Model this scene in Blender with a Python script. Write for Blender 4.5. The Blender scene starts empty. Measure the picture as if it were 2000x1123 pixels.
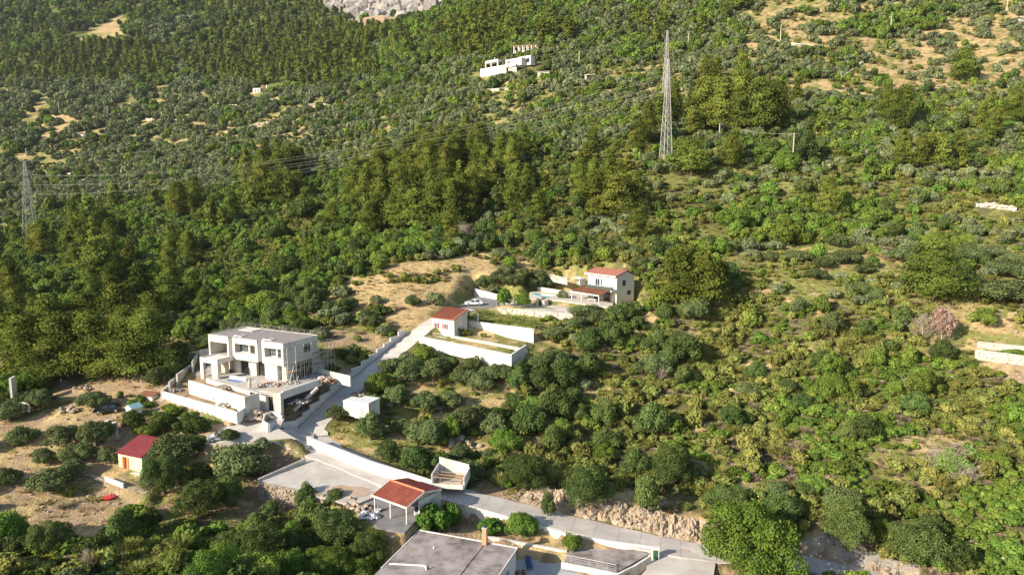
import bpy, bmesh, math, random
import numpy as np
from mathutils import Vector, Matrix

random.seed(11)
RNG = np.random.default_rng(11)
sc = bpy.context.scene
COL = sc.collection
R = math.radians

# ------------------------------------------------------------------ camera, light, exposure
CAMZ = 46.0
PITCH = R(7.5)
FPX = 1333.3                      # focal length in pixels of the 2000 px wide photograph
cam_data = bpy.data.cameras.new('camera')
cam_data.sensor_width = 36.0
cam_data.lens = 36.0 * FPX / 2000.0
cam_data.clip_start = 0.5
cam_data.clip_end = 6000.0
cam = bpy.data.objects.new('camera', cam_data)
cam.location = (0, 0, CAMZ)
cam.rotation_euler = (R(90) - PITCH, 0, 0)
COL.objects.link(cam)
sc.camera = cam

SUN_EL = R(25)
SUN_AZ = math.atan2(-0.56, -0.83)  # direction towards the sun: left and a little behind the camera
sun_dir = Vector((math.cos(SUN_EL) * math.cos(SUN_AZ), math.cos(SUN_EL) * math.sin(SUN_AZ), math.sin(SUN_EL)))
sd = bpy.data.lights.new('sun', 'SUN')
sd.energy = 5.0
sd.angle = R(0.5)
sd.color = (1.0, 0.885, 0.715)
sun = bpy.data.objects.new('sun', sd)
sun.rotation_euler = sun_dir.to_track_quat('Z', 'Y').to_euler()
sun.location = (-60, -40, 120)
COL.objects.link(sun)

world = bpy.data.worlds.new('World')
sc.world = world
world.use_nodes = True
wn = world.node_tree
wn.nodes.clear()
w_out = wn.nodes.new('ShaderNodeOutputWorld')
w_bg = wn.nodes.new('ShaderNodeBackground')
w_sky = wn.nodes.new('ShaderNodeTexSky')
w_sky.sky_type = 'NISHITA'
w_sky.sun_disc = False
w_sky.sun_elevation = SUN_EL
w_sky.sun_rotation = math.atan2(sun_dir.x, sun_dir.y)
w_sky.air_density = 1.2
w_sky.dust_density = 1.0
w_bg.inputs['Strength'].default_value = 0.10
wn.links.new(w_sky.outputs[0], w_bg.inputs[0])
wn.links.new(w_bg.outputs[0], w_out.inputs[0])

sc.view_settings.view_transform = 'Standard'
sc.view_settings.look = 'None'
sc.view_settings.gamma = 1.0
sc.view_settings.exposure = 0.78
sc.view_settings.use_curve_mapping = False
sc.render.engine = 'CYCLES'
sc.cycles.max_bounces = 5
sc.cycles.diffuse_bounces = 2
sc.cycles.glossy_bounces = 2
sc.cycles.transmission_bounces = 4
sc.cycles.transparent_max_bounces = 6
sc.cycles.volume_bounces = 0
sc.cycles.caustics_reflective = False
sc.cycles.caustics_refractive = False

# ------------------------------------------------------------------ from a spot in the photograph to a point of the hillside
CP, SP = math.cos(PITCH), math.sin(PITCH)
def ray(px, py):
    u = (px - 1000.0) / FPX; v = (py - 561.5) / FPX
    return np.array((u, CP - v * SP, -SP - v * CP))
def P(px, py, d):
    return np.array((0, 0, CAMZ)) + ray(px, py) * d
def onZ(px, py, z):
    r = ray(px, py)
    return np.array((0, 0, CAMZ)) + r * ((z - CAMZ) / r[2])
def project(x, y, z):
    x = np.asarray(x, float); y = np.asarray(y, float); z = np.asarray(z, float) - CAMZ
    d = y * CP - z * SP; v = -(y * SP + z * CP) / d
    return 1000 + FPX * x / d, 561.5 + FPX * v, d

# slope survey: spots of the hillside and their distance in metres
SURVEY = [
 (-500,1123,78),(0,1123,77),(400,1123,77),(600,1123,80),(750,1123,82),(1000,1123,83),(1350,1085,90),(1500,1123,84),(1700,1123,86),(2000,1123,86),(2500,1123,86),
 (-500,1000,91),(0,1000,91),(250,980,95),(450,1000,94),(520,997,96),(600,1010,94),(700,1010,93),(900,1015,92),(1100,1033,91.5),(1230,1058,89),(1480,1085,87.5),
 (1050,975,97),(1200,970,97),(1400,1000,96),(1550,1040,91),(1700,1000,96),(2000,1000,94),(2500,1000,93),
 (0,880,106),(250,900,105),(400,870,107),(610,872,110),(700,905,106),(800,942,100),(900,972,96.5),(1000,1000,93.5),(880,925,106),(750,850,114),(1000,900,109),(1200,900,110),(1500,900,108),(1800,900,106),(2000,900,105),
 (-500,780,124),(50,780,124),(210,800,119),(330,800,118),(480,812,113),(640,803,120),(700,748,129),(750,706,136),(700,800,121),(850,790,124),(1000,780,126),(1300,780,127),(1600,780,124),(2000,780,119),(2500,780,116),
 (0,680,150),(200,690,146),(350,700,137),(500,680,142),(620,690,136),(790,672,143),(920,712,136),(1000,718,133.5),(830,690,140.5),(1100,690,141),(1400,690,142),(1700,690,136),(2000,690,130),
 (-500,600,185),(100,600,185),(300,600,180),(500,600,170),(700,600,160),(835,635,150),(880,612,157),(960,600,162),(1100,600,160),(1250,590,157),(1350,590,153),(1600,600,148),(1800,600,146),(2000,600,143),(2500,600,137),
 (0,500,300),(150,500,270),(300,500,245),(500,500,225),(700,500,203),(850,500,190),(1000,510,190),(1200,495,184),(1500,500,178),(1800,500,171),(2000,500,167),
 (-500,475,390),(60,475,372),(250,430,330),(500,420,295),(700,420,258),(900,420,235),(1100,420,222),(1300,420,216),(1600,420,210),(1900,420,203),(2300,420,198),
 (0,400,470),(200,370,440),(500,350,390),(700,340,340),(900,340,285),(1100,310,265),(1300,310,255),(1600,320,250),(1900,320,246),(2300,320,240),
 (0,290,600),(250,280,570),(500,270,500),(750,250,430),(950,240,355),(1150,230,320),(1400,220,315),(1700,220,310),(2000,220,305),(2500,220,300),
 (-500,230,720),(0,210,740),(200,225,680),(400,220,640),(600,190,600),(800,170,520),(985,142,420),(1200,130,400),(1500,100,395),(1800,110,390),(2000,100,390),(2500,100,385),
 (0,120,900),(200,130,860),(450,150,780),(650,100,780),(800,80,700),(1000,50,560),(1250,40,500),(1550,20,465),(2000,10,460),(2500,10,455),
 (-500,0,1200),(0,0,1180),(250,0,1150),(450,20,1080),(640,35,980),(760,50,930),(900,10,760),(1100,-20,640),(1400,-60,570),(2000,-70,560),
 (0,-120,1500),(450,-120,1450),(760,-90,1250),(1000,-120,950),(1400,-200,760),(2000,-200,760),(2500,-200,760),(-500,-120,1500),
]
_pts = np.array([P(*s) for s in SURVEY])
_S = 1.0
def _warp(x, y):
    y = np.maximum(y, 50.0)
    return np.stack([np.clip(x / y, -1.25, 1.25) * 1.2, np.log(y)], -1)
_c = _warp(_pts[:, 0], _pts[:, 1])
_t = (_pts[:, 2] - CAMZ) / _pts[:, 1]
def _phi(r2):
    return 0.5 * r2 * np.log(r2 + 1e-12)
def _fit():
    n = len(_c)
    K = _phi(((_c[:, None] - _c[None]) ** 2).sum(-1)) + np.eye(n) * 0.0006
    Pm = np.c_[np.ones(n), _c]
    A = np.block([[K, Pm], [Pm.T, np.zeros((3, 3))]])
    return np.linalg.solve(A, np.r_[_t, 0, 0, 0])
_w = _fit()
def base_h(x, y):
    x = np.asarray(x, float); y = np.asarray(y, float)
    sh = x.shape
    q = _warp(x.ravel(), y.ravel())
    out = np.empty(len(q))
    for i in range(0, len(q), 20000):
        b = q[i:i + 20000]
        out[i:i + 20000] = _phi(((b[:, None] - _c[None]) ** 2).sum(-1)) @ _w[:-3] + np.c_[np.ones(len(b)), b] @ _w[-3:]
    return (out * np.maximum(y.ravel(), 50.0) + CAMZ).reshape(sh)

# ------------------------------------------------------------------ ground works: levelled pads and the road bed
def poly_sd(x, y, poly):
    """signed distance to a polygon, negative inside"""
    x = np.asarray(x, float); y = np.asarray(y, float)
    d2 = np.full(x.shape, 1e18); ins = np.zeros(x.shape, bool)
    n = len(poly)
    for i in range(n):
        ax, ay = poly[i][:2]; bx, by = poly[(i + 1) % n][:2]
        ex, ey = bx - ax, by - ay
        t = np.clip(((x - ax) * ex + (y - ay) * ey) / (ex * ex + ey * ey + 1e-12), 0, 1)
        d2 = np.minimum(d2, (x - ax - t * ex) ** 2 + (y - ay - t * ey) ** 2)
        c = ((ay > y) != (by > y)) & (x < (bx - ax) * (y - ay) / (by - ay + 1e-12) + ax)
        ins ^= c
    d = np.sqrt(d2)
    return np.where(ins, -d, d)
def line_d(x, y, pts):
    """distance to a polyline, height along it and side"""
    x = np.asarray(x, float); y = np.asarray(y, float)
    best = np.full(x.shape, 1e9); zz = np.zeros(x.shape)
    for a, b in zip(pts[:-1], pts[1:]):
        ex, ey = b[0] - a[0], b[1] - a[1]
        t = np.clip(((x - a[0]) * ex + (y - a[1]) * ey) / (ex * ex + ey * ey + 1e-12), 0, 1)
        d = np.hypot(x - a[0] - t * ex, y - a[1] - t * ey)
        k = d < best
        best = np.where(k, d, best); zz = np.where(k, a[2] + t * (b[2] - a[2]), zz)
    return best, zz
def catmull(pts, n=8):
    pts = [np.array(p, float) for p in pts]; out = []
    for i in range(len(pts) - 1):
        p0 = pts[max(i - 1, 0)]; p1 = pts[i]; p2 = pts[i + 1]; p3 = pts[min(i + 2, len(pts) - 1)]
        for k in range(n):
            t = k / n
            out.append(0.5 * ((2 * p1) + (p2 - p0) * t + (2 * p0 - 5 * p1 + 4 * p2 - p3) * t * t + (3 * p1 - p0 - 3 * p2 + p3) * t ** 3))
    out.append(pts[-1]); return out
def zpts(lst):
    return [onZ(*p) for p in lst]

ROAD = catmull(zpts([(1760,1150,-2.0),(1640,1114,-1.0),(1480,1087,0.2),(1350,1074,0.9),(1230,1049,1.6),(1100,1018,2.7),(1000,993,3.5),(900,968,4.3),(800,940,5.0),(700,901,5.8),(612,866,6.7),(604,843,7.4),(640,803,8.9),(700,748,11.3),(750,706,13.7),(790,672,15.7),(833,638,18.1),(868,618,19.3),(915,603,20.0)]), 6)
ROAD_W = 2.2
# pad: ([(px, py, z), ...], blend width in metres)
PADS = {
 'bed': ([(893,1014,1.9),(972,1034,1.65),(1044,1050,1.35),(1103,1063,1.05),(1105,1079,1.0),(1019,1063,1.4),(935,1047,1.8),(880,1040,2.2)], 0.35),
 'courtyard': ([(938,1078,0.05),(1022,1090,0.05),(1104,1102,0.05),(1150,1125,0.05),(1200,1150,0.05),(1100,1260,0.05),(700,1260,0.05),(735,1160,0.05),(805,1092,0.05)], 0.4),
 'patio': ([(1116,1070,1.1),(1238,1072,1.1),(1266,1079,1.1),(1205,1108,1.1),(1108,1090,1.1)], 0.3),
 'carport': ([(672,985,4.3),(735,950,4.3),(790,950,4.3),(862,975,4.3),(822,1010,4.3),(790,1045,4.3),(722,1030,4.3)], 1.0),
 'gravel': ([(516,934,5.6),(600,892,6.3),(770,950,4.75),(690,975,4.7),(625,957,5.2)], 0.4),
 'turnout': ([(1262,1072,1.0),(1350,1062,0.9),(1400,1100,0.6),(1390,1140,0.3),(1240,1140,0.5),(1270,1110,0.9)], 1.5),
 'forecourt': ([(455,812,10.2),(505,800,10.3),(556,806,10.3),(540,840,9.4),(600,850,7.6),(590,880,7.2),(530,862,8.2),(500,870,8.3),(400,868,8.4),(410,838,8.8)], 1.0),
 'villa': ([(408,733,13.8),(487,756,13.8),(505,755,13.8),(545,758,13.8),(598,742,13.8),(640,700,13.8),(590,690,13.8),(430,700,13.8),(405,712,13.8)], 0.6),
 'villagarden': ([(318,768,11.5),(455,806,11.5),(476,790,11.5),(366,756,11.5)], 0.6),
 'strip': ([(836,659,16.4),(984,692,15.6),(1036,669,16.1),(920,652,16.4),(850,655,16.6)], 0.6),
 'lawn': ([(928,625,18.5),(1036,639,18.2),(1112,630,18.2),(978,614,18.6),(945,614,18.7)], 0.5),
 'terrace': ([(905,610,19.9),(976,596,20.05),(1118,608,19.9),(1190,605,20.6),(1170,588,21.2),(1040,585,20.6),(975,578,20.6),(925,577,20.3),(885,600,20.0)], 2.6),
 'upper': ([(1030,583,21.4),(1100,588,21.4),(1200,602,21.3),(1250,590,21.5),(1205,568,21.8),(1090,566,21.6),(1030,569,21.6)], 2.2),
 'cottage': ([(205,930,5.2),(285,968,5.2),(335,925,5.2),(320,880,6.4),(225,880,6.4)], 1.2),
 'dirt': ([(85,838,8.6),(140,798,9.6),(215,792,9.9),(262,800,9.9),(255,830,9.2),(200,850,8.6)], 3.0),
}
PAD_XY = {}
for k, (pp, bl) in PADS.items():
    w = np.array(zpts(pp))
    A = np.c_[w[:, 0], w[:, 1], np.ones(len(w))]
    co = np.linalg.lstsq(A, w[:, 2], rcond=None)[0]
    if k not in ('strip', 'lawn', 'dirt', 'cottage', 'villagarden', 'bed'): co = co - np.array((0, 0, .16))
    PAD_XY[k] = (w[:, :2], co, bl)
def vnoise(x, y, s, seed=0):
    x = np.asarray(x, float) / s; y = np.asarray(y, float) / s
    xi = np.floor(x).astype(np.int64); yi = np.floor(y).astype(np.int64)
    fx = x - xi; fy = y - yi; fx = fx * fx * (3 - 2 * fx); fy = fy * fy * (3 - 2 * fy)
    def h(a, b):
        n = (a * 374761393 + b * 668265263 + seed * 1442695041) & 0x7fffffff
        n = ((n ^ (n >> 13)) * 1274126177) & 0x7fffffff
        return ((n ^ (n >> 16)) & 0xffff) / 65535.0
    return (h(xi, yi) * (1 - fx) + h(xi + 1, yi) * fx) * (1 - fy) + (h(xi, yi + 1) * (1 - fx) + h(xi + 1, yi + 1) * fx) * fy
def sstep(t):
    t = np.clip(t, 0, 1); return t * t * (3 - 2 * t)
def H(x, y):
    x = np.asarray(x, float); y = np.asarray(y, float)
    z = base_h(x, y)
    amp = np.clip((y - 60) / 240, 0, 1)
    z = z + (vnoise(x, y, 5.0, 1) - .5) * 0.5 + (vnoise(x, y, 17.0, 2) - .5) * (0.5 + 1.2 * amp) + (vnoise(x, y, 60.0, 3) - .5) * 5.0 * amp * amp
    near = y < 220
    if near.any():
        xs, ys, zn = x[near], y[near], z[near]
        d, rz = line_d(xs, ys, ROAD)
        w = sstep((d - ROAD_W - 0.3) / 1.6)
        zn = (rz - 0.12) * (1 - w) + zn * w
        for k, (pl, co, bl) in PAD_XY.items():
            s = poly_sd(xs, ys, pl)
            w = sstep(s / bl)
            zn = (co[0] * xs + co[1] * ys + co[2]) * (1 - w) + zn * w
        d2 = d < ROAD_W + 0.2                      # the road bed wins over the pads
        zn = np.where(d2, np.minimum(zn, rz - 0.10), zn)
        z = z.copy(); z[near] = zn
    return z
def Hs(x, y):
    return float(H(np.array([x]), np.array([y]))[0])
_ds = np.exp(np.linspace(np.log(62), np.log(1800), 900))
def onT(px, py):
    r = ray(px, py); p = np.array((0, 0, CAMZ)) + _ds[:, None] * r
    g = p[:, 2] - H(p[:, 0], p[:, 1])
    k = int(np.argmax(g <= 0))
    if k == 0:
        k = len(_ds) - 1
    a, b = _ds[k - 1], _ds[k]; ga, gb = g[k - 1], g[k]
    q = np.array((0, 0, CAMZ)) + r * (a + (b - a) * ga / (ga - gb + 1e-9))
    return np.array((q[0], q[1], Hs(q[0], q[1])))

# ------------------------------------------------------------------ materials
def _nodes(name):
    m = bpy.data.materials.new(name); m.use_nodes = True
    nt = m.node_tree; b = nt.nodes['Principled BSDF']
    return m, nt, b
def mottled(name, c1, c2, scale=1.0, rough=0.85, bump=0.0, bscale=None, spec=0.3, metal=0.0, c3=None, streak=False):
    """two-tone weathered surface in world space, with fine grain and relief"""
    m, nt, b = _nodes(name)
    N, L = nt.nodes, nt.links
    g = N.new('ShaderNodeNewGeometry')
    mp = N.new('ShaderNodeMapping'); L.new(g.outputs['Position'], mp.inputs['Vector'])
    if streak:
        mp.inputs['Scale'].default_value = (1, 1, 0.25)
    n1 = N.new('ShaderNodeTexNoise'); n1.inputs['Scale'].default_value = scale; n1.inputs['Detail'].default_value = 5; n1.inputs['Roughness'].default_value = .65
    L.new(mp.outputs[0], n1.inputs['Vector'])
    r = N.new('ShaderNodeValToRGB')
    r.color_ramp.elements[0].position = .34; r.color_ramp.elements[0].color = (*c1, 1)
    r.color_ramp.elements[1].position = .66; r.color_ramp.elements[1].color = (*c2, 1)
    if c3:
        e = r.color_ramp.elements.new(.5); e.color = (*c3, 1)
    L.new(n1.outputs['Fac'], r.inputs['Fac']); L.new(r.outputs['Color'], b.inputs['Base Color'])
    b.inputs['Roughness'].default_value = rough; b.inputs['Specular IOR Level'].default_value = spec; b.inputs['Metallic'].default_value = metal
    if bump:
        n2 = N.new('ShaderNodeTexNoise'); n2.inputs['Scale'].default_value = bscale or scale * 4; n2.inputs['Detail'].default_value = 4
        L.new(g.outputs['Position'], n2.inputs['Vector'])
        bp = N.new('ShaderNodeBump'); bp.inputs['Strength'].default_value = 1.0; bp.inputs['Distance'].default_value = bump
        L.new(n2.outputs['Fac'], bp.inputs['Height']); L.new(bp.outputs[0], b.inputs['Normal'])
    return m
def plain(name, c, rough=0.5, metal=0.0, spec=0.5):
    m, nt, b = _nodes(name)
    b.inputs['Base Color'].default_value = (*c, 1); b.inputs['Roughness'].default_value = rough
    b.inputs['Metallic'].default_value = metal; b.inputs['Specular IOR Level'].default_value = spec
    return m
def foliage(name, base, spread=0.35, trans=0.25, hue=0.03):
    """leaf clump: colour differs per clump (attribute tint) and per plant (random)"""
    m, nt, b = _nodes(name)
    N, L = nt.nodes, nt.links
    N.remove(b)
    at = N.new('ShaderNodeAttribute'); at.attribute_name = 'tint'
    oi = N.new('ShaderNodeObjectInfo')
    hs = N.new('ShaderNodeHueSaturation'); hs.inputs['Color'].default_value = (*base, 1)
    def mr(src, a, c):
        k = N.new('ShaderNodeMapRange'); k.inputs['To Min'].default_value = a; k.inputs['To Max'].default_value = c
        L.new(src, k.inputs['Value']); return k.outputs[0]
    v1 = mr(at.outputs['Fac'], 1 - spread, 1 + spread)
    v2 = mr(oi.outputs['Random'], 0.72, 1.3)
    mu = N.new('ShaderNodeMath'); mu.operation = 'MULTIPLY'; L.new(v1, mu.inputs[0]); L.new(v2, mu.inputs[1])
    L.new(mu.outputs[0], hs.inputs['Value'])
    f = N.new('ShaderNodeMath'); f.operation = 'MULTIPLY_ADD'; f.inputs[1].default_value = 7.31; f.inputs[2].default_value = 0.0
    L.new(oi.outputs['Random'], f.inputs[0])
    fr = N.new('ShaderNodeMath'); fr.operation = 'FRACT'; L.new(f.outputs[0], fr.inputs[0])
    ad = N.new('ShaderNodeMath'); ad.operation = 'ADD'
    L.new(mr(fr.outputs[0], 0.5 - hue, 0.5 + hue), ad.inputs[0])
    L.new(mr(at.outputs['Fac'], hue * .5, -hue * .5), ad.inputs[1])
    L.new(ad.outputs[0], hs.inputs['Hue'])
    df = N.new('ShaderNodeBsdfDiffuse'); tr = N.new('ShaderNodeBsdfTranslucent'); mx = N.new('ShaderNodeMixShader')
    mx.inputs[0].default_value = trans
    L.new(hs.outputs[0], df.inputs[0]); L.new(hs.outputs[0], tr.inputs[0])
    L.new(df.outputs[0], mx.inputs[1]); L.new(tr.outputs[0], mx.inputs[2])
    L.new(mx.outputs[0], N['Material Output'].inputs[0])
    return m
M = {}
M['plaster'] = mottled('white_plaster', (.57, .55, .525), (.68, .665, .64), .7, .85, .004, 20, streak=True, c3=(.64, .62, .59))
M['white_wall'] = mottled('white_wall', (.50, .47, .42), (.68, .655, .605), .55, .85, .003, 20, streak=True, c3=(.64, .615, .565))
M['render'] = mottled('raw_render', (.50, .465, .43), (.64, .61, .575), 1.1, .9, .01, 9, streak=True)
M['board'] = mottled('insulation_board', (.42, .36, .29), (.53, .47, .38), 1.6, .9, .006, 8)
M['concrete'] = mottled('concrete', (.36, .335, .31), (.50, .475, .445), .8, .9, .008, 12)
M['oldconcrete'] = mottled('stained_concrete_roof', (.13, .112, .105), (.38, .345, .33), .42, .92, .01, 9, c3=(.28, .245, .235))
M['road'] = mottled('concrete_road', (.43, .395, .365), (.58, .54, .50), .33, .92, .012, 10)
M['gravel'] = mottled('gravel', (.40, .365, .335), (.54, .505, .465), .35, .95, .03, 7)
M['dirt'] = mottled('earth', (.34, .23, .14), (.44, .32, .21), .6, .97, .05, 4)
M['asphalt'] = mottled('grey_paving', (.17, .165, .17), (.25, .24, .24), .6, .9, .006, 14)
M['roofgravel'] = mottled('roof_gravel', (.23, .205, .205), (.33, .295, .29), 1.3, .95, .03, 8)
M['stone'] = mottled('limestone', (.22, .17, .125), (.42, .36, .29), 1.4, .9, .06, 3.5, c3=(.33, .27, .21))
M['stonewall'] = mottled('pale_stone_wall', (.46, .41, .34), (.62, .57, .49), 2.2, .9, .03, 5)
M['rock'] = mottled('rock_face', (.24, .18, .12), (.44, .355, .275), .8, .93, .14, 2.2, c3=(.35, .275, .195))
M['cliff'] = mottled('grey_cliff', (.17, .155, .15), (.36, .34, .325), .09, .95, 2.0, .16, c3=(.29, .27, .26))
M['redroof'] = mottled('red_roof_sheet', (.115, .022, .020), (.17, .034, .028), .7, .6, 0)
M['redroof_pale'] = mottled('paler_red_roof', (.18, .045, .030), (.26, .075, .048), .8, .7, 0)  # paler red, on the carport's front slope; its back slope is darker
M['terracotta'] = mottled('terracotta_tiles', (.23, .075, .045), (.33, .125, .075), 2, .85, .01, 10)
M['salmon'] = mottled('salmon_tiles', (.36, .15, .105), (.46, .21, .15), 2, .85, .01, 10)
M['brown_tile'] = mottled('brown_tiles', (.17, .072, .042), (.25, .11, .066), 2, .85, .01, 10)
M['maroon'] = mottled('maroon_roof', (.15, .022, .028), (.20, .036, .042), 1, .65, 0)
M['palegreen'] = mottled('pale_green_boards', (.50, .58, .36), (.58, .66, .44), 1.2, .8, 0)
M['orange'] = plain('orange_paint', (.62, .26, .06), .6)
M['red'] = plain('red_paint', (.55, .03, .03), .5)
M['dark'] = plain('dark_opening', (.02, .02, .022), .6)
M['glass'] = plain('window_glass', (.025, .035, .04), .08, 0, .8)
M['greenglass'] = plain('tinted_glass', (.075, .10, .095), .07, 0, .8)
M['frame'] = plain('white_frame', (.72, .72, .70), .5)
M['darkmetal'] = plain('dark_metal', (.045, .045, .05), .45, .6)
M['steel'] = plain('galvanised_steel', (.40, .395, .39), .55, .1)
M['tube'] = plain('scaffold_tube', (.50, .49, .48), .45, .5)
M['wire'] = plain('overhead_wire', (.34, .33, .30), .6, .2)
M['wood'] = mottled('weathered_wood', (.30, .20, .12), (.42, .30, .19), 3, .85, 0)
M['polewood'] = mottled('grey_pole', (.40, .36, .31), (.52, .48, .42), 2, .85, 0)
M['plastic_white'] = mottled('white_sheeting', (.60, .60, .62), (.75, .75, .76), 1.5, .5, .05, 3)
M['rubble'] = mottled('rubble', (.34, .24, .17), (.55, .45, .36), 1.6, .95, .05, 5)
M['water'] = plain('pool_water', (.25, .55, .62), .05, 0, .6)
M['blue'] = plain('blue_plastic', (.03, .12, .40), .4)
M['bluegrey'] = mottled('blue_grey_paving', (.33, .345, .37), (.44, .45, .47), .7, .85, .004, 10)
M['brick'] = mottled('brick_chimney', (.42, .22, .13), (.55, .33, .21), 5, .9, .01, 12)
M['silver'] = plain('silver_car_paint', (.60, .62, .64), .22, .5)
M['whitecar'] = plain('white_car_paint', (.78, .78, .78), .2, 0, .7)
M['blackcar'] = plain('black_car_paint', (.012, .014, .02), .15, 0, .7)
M['tyre'] = plain('tyre_rubber', (.02, .02, .02), .8)
M['greenbin'] = plain('green_door', (.02, .10, .04), .5)
M['turquoise'] = plain('turquoise_sheet', (.40, .66, .64), .6)
M['purple'] = plain('lilac_sheet', (.42, .36, .50), .6)
M['bark'] = mottled('bark', (.10, .075, .055), (.20, .155, .12), 4, .95, .02, 12)
M['deadwood'] = mottled('dead_twigs', (.30, .24, .20), (.45, .38, .33), 2, .95, 0)
M['skin_red'] = plain('red_cloth', (.5, .05, .05), .8)

F = {
 'olive': foliage('olive_leaves', (0.170, 0.202, 0.100), .36, .10, .012),
 'pine': foliage('pine_needles', (0.118, 0.146, 0.028), .36, .06, .016),
 'oak': foliage('dark_evergreen_leaves', (0.088, 0.128, 0.038), .40, .10, .018),
 'green': foliage('bright_green_leaves', (0.142, 0.212, 0.040), .34, .18, .02),
 'broom': foliage('yellow_green_broom', (0.215, 0.232, 0.064), .34, .15, .022),
 'brush': foliage('dry_brown_brush', (0.293, 0.236, 0.155), .34, .1, .015),
 'darkolive': foliage('dark_olive_leaves', (.110, .142, .056), .40, .10, .014),
 'walnut': foliage('fresh_green_leaves', (0.128, 0.208, 0.036), .34, .25, .02),
 'fig': foliage('fig_leaves', (0.090, 0.168, 0.030), .36, .30, .015),
 'deadpine': foliage('dead_pink_brown_foliage', (0.300, 0.205, 0.165), .34, .2, .01),
 'deadred': foliage('dead_red_brown_foliage', (.22, .105, .065), .34, .2, .01),
 'straw': foliage('straw_tufts', (0.460, 0.345, 0.175), .30, .3, .012),
 'grass': foliage('green_grass_tufts', (0.205, 0.205, 0.050), .34, .3, .02),
}

# ------------------------------------------------------------------ mesh builders
class MB:
    def __init__(s):
        s.v = []; s.f = []
    def add(s, vs, fs):
        o = len(s.v); s.v += [tuple(map(float, v)) for v in vs]; s.f += [tuple(i + o for i in f) for f in fs]; return s
    def box(s, x0, x1, y0, y1, z0, z1):
        return s.add([(x0, y0, z0), (x1, y0, z0), (x1, y1, z0), (x0, y1, z0), (x0, y0, z1), (x1, y0, z1), (x1, y1, z1), (x0, y1, z1)],
                     [(0, 3, 2, 1), (4, 5, 6, 7), (0, 1, 5, 4), (1, 2, 6, 5), (2, 3, 7, 6), (3, 0, 4, 7)])
    def prism(s, poly, z0, z1):
        n = len(poly)
        zz0 = z0 if hasattr(z0, '__len__') else [z0] * n
        zz1 = z1 if hasattr(z1, '__len__') else [z1] * n
        a = sum(poly[i][0] * poly[(i + 1) % n][1] - poly[(i + 1) % n][0] * poly[i][1] for i in range(n))
        o = range(n) if a > 0 else range(n - 1, -1, -1)
        vs = [(poly[i][0], poly[i][1], zz0[i]) for i in o] + [(poly[i][0], poly[i][1], zz1[i]) for i in o]
        fs = [tuple(range(n - 1, -1, -1)), tuple(range(n, 2 * n))] + [(i, (i + 1) % n, n + (i + 1) % n, n + i) for i in range(n)]
        return s.add(vs, fs)
    def hexa(s, c):                                  # eight corners, bottom four then top four, counter-clockwise
        return s.add(c, [(0, 3, 2, 1), (4, 5, 6, 7), (0, 1, 5, 4), (1, 2, 6, 5), (2, 3, 7, 6), (3, 0, 4, 7)])
    def bar(s, a, b, r=0.05, n=4, r2=None):
        a = Vector(a); b = Vector(b); d = b - a
        if d.length < 1e-5: return s
        q = d.to_track_quat('Z', 'Y'); r2 = r if r2 is None else r2
        ring = [(math.cos(2 * math.pi * (i + .5) / n), math.sin(2 * math.pi * (i + .5) / n)) for i in range(n)]
        vs = [a + q @ Vector((c * r, e * r, 0)) for c, e in ring] + [b + q @ Vector((c * r2, e * r2, 0)) for c, e in ring]
        fs = [tuple(range(n - 1, -1, -1)), tuple(range(n, 2 * n))] + [(i, (i + 1) % n, n + (i + 1) % n, n + i) for i in range(n)]
        return s.add(vs, fs)
    def path(s, pts, r=0.05, n=5):
        for a, b in zip(pts[:-1], pts[1:]): s.bar(a, b, r, n)
        return s
    def rock(s, c, r, sq=0.7, rnd=random):
        """an irregular angular stone"""
        g = (1 + 5 ** .5) / 2
        base = [(-1, g, 0), (1, g, 0), (-1, -g, 0), (1, -g, 0), (0, -1, g), (0, 1, g), (0, -1, -g), (0, 1, -g), (g, 0, -1), (g, 0, 1), (-g, 0, -1), (-g, 0, 1)]
        fs = [(0, 11, 5), (0, 5, 1), (0, 1, 7), (0, 7, 10), (0, 10, 11), (1, 5, 9), (5, 11, 4), (11, 10, 2), (10, 7, 6), (7, 1, 8), (3, 9, 4), (3, 4, 2), (3, 2, 6), (3, 6, 8), (3, 8, 9), (4, 9, 5), (2, 4, 11), (6, 2, 10), (8, 6, 7), (9, 8, 1)]
        q = Matrix.Rotation(rnd.uniform(0, 6.3), 3, (rnd.gauss(0, 1), rnd.gauss(0, 1), rnd.gauss(0, 1) + .01))
        sx, sy = rnd.uniform(.75, 1.3), rnd.uniform(.7, 1.1)
        vs = []
        for b in base:
            v = q @ (Vector(b).normalized() * rnd.uniform(.75, 1.12))
            vs.append((c[0] + v.x * r * sx, c[1] + v.y * r * sy, c[2] + v.z * r * sq))
        return s.add(vs, fs)
    def build(s, name, m=None, parent=None, loc=None, smooth=False):
        me = bpy.data.meshes.new(name)
        vs = s.v
        if loc is not None:
            vs = [(a - loc[0], b - loc[1], c - loc[2]) for a, b, c in vs]
        me.from_pydata(vs, [], s.f); me.update()
        if m is not None: me.materials.append(m)
        if smooth:
            for p in me.polygons: p.use_smooth = True
        o = bpy.data.objects.new(name, me); COL.objects.link(o)
        if parent is not None: o.parent = parent
        if loc is not None: o.location = loc
        return o
def tag(o, label=None, cat=None, group=None, kind=None):
    if label: o['label'] = label
    if cat: o['category'] = cat
    if group: o['group'] = group
    if kind: o['kind'] = kind
    return o
def empty(name, loc, rz=0.0, label=None, cat=None, group=None):
    o = bpy.data.objects.new(name, None); COL.objects.link(o)
    o.location = tuple(map(float, loc)); o.rotation_euler = (0, 0, rz); o.empty_display_size = .5
    return tag(o, label, cat, group)
def copy_tree(o, parent=None):
    c = o.copy(); COL.objects.link(c)
    if parent: c.parent = parent
    for ch in o.children: copy_tree(ch, c)
    return c

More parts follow.
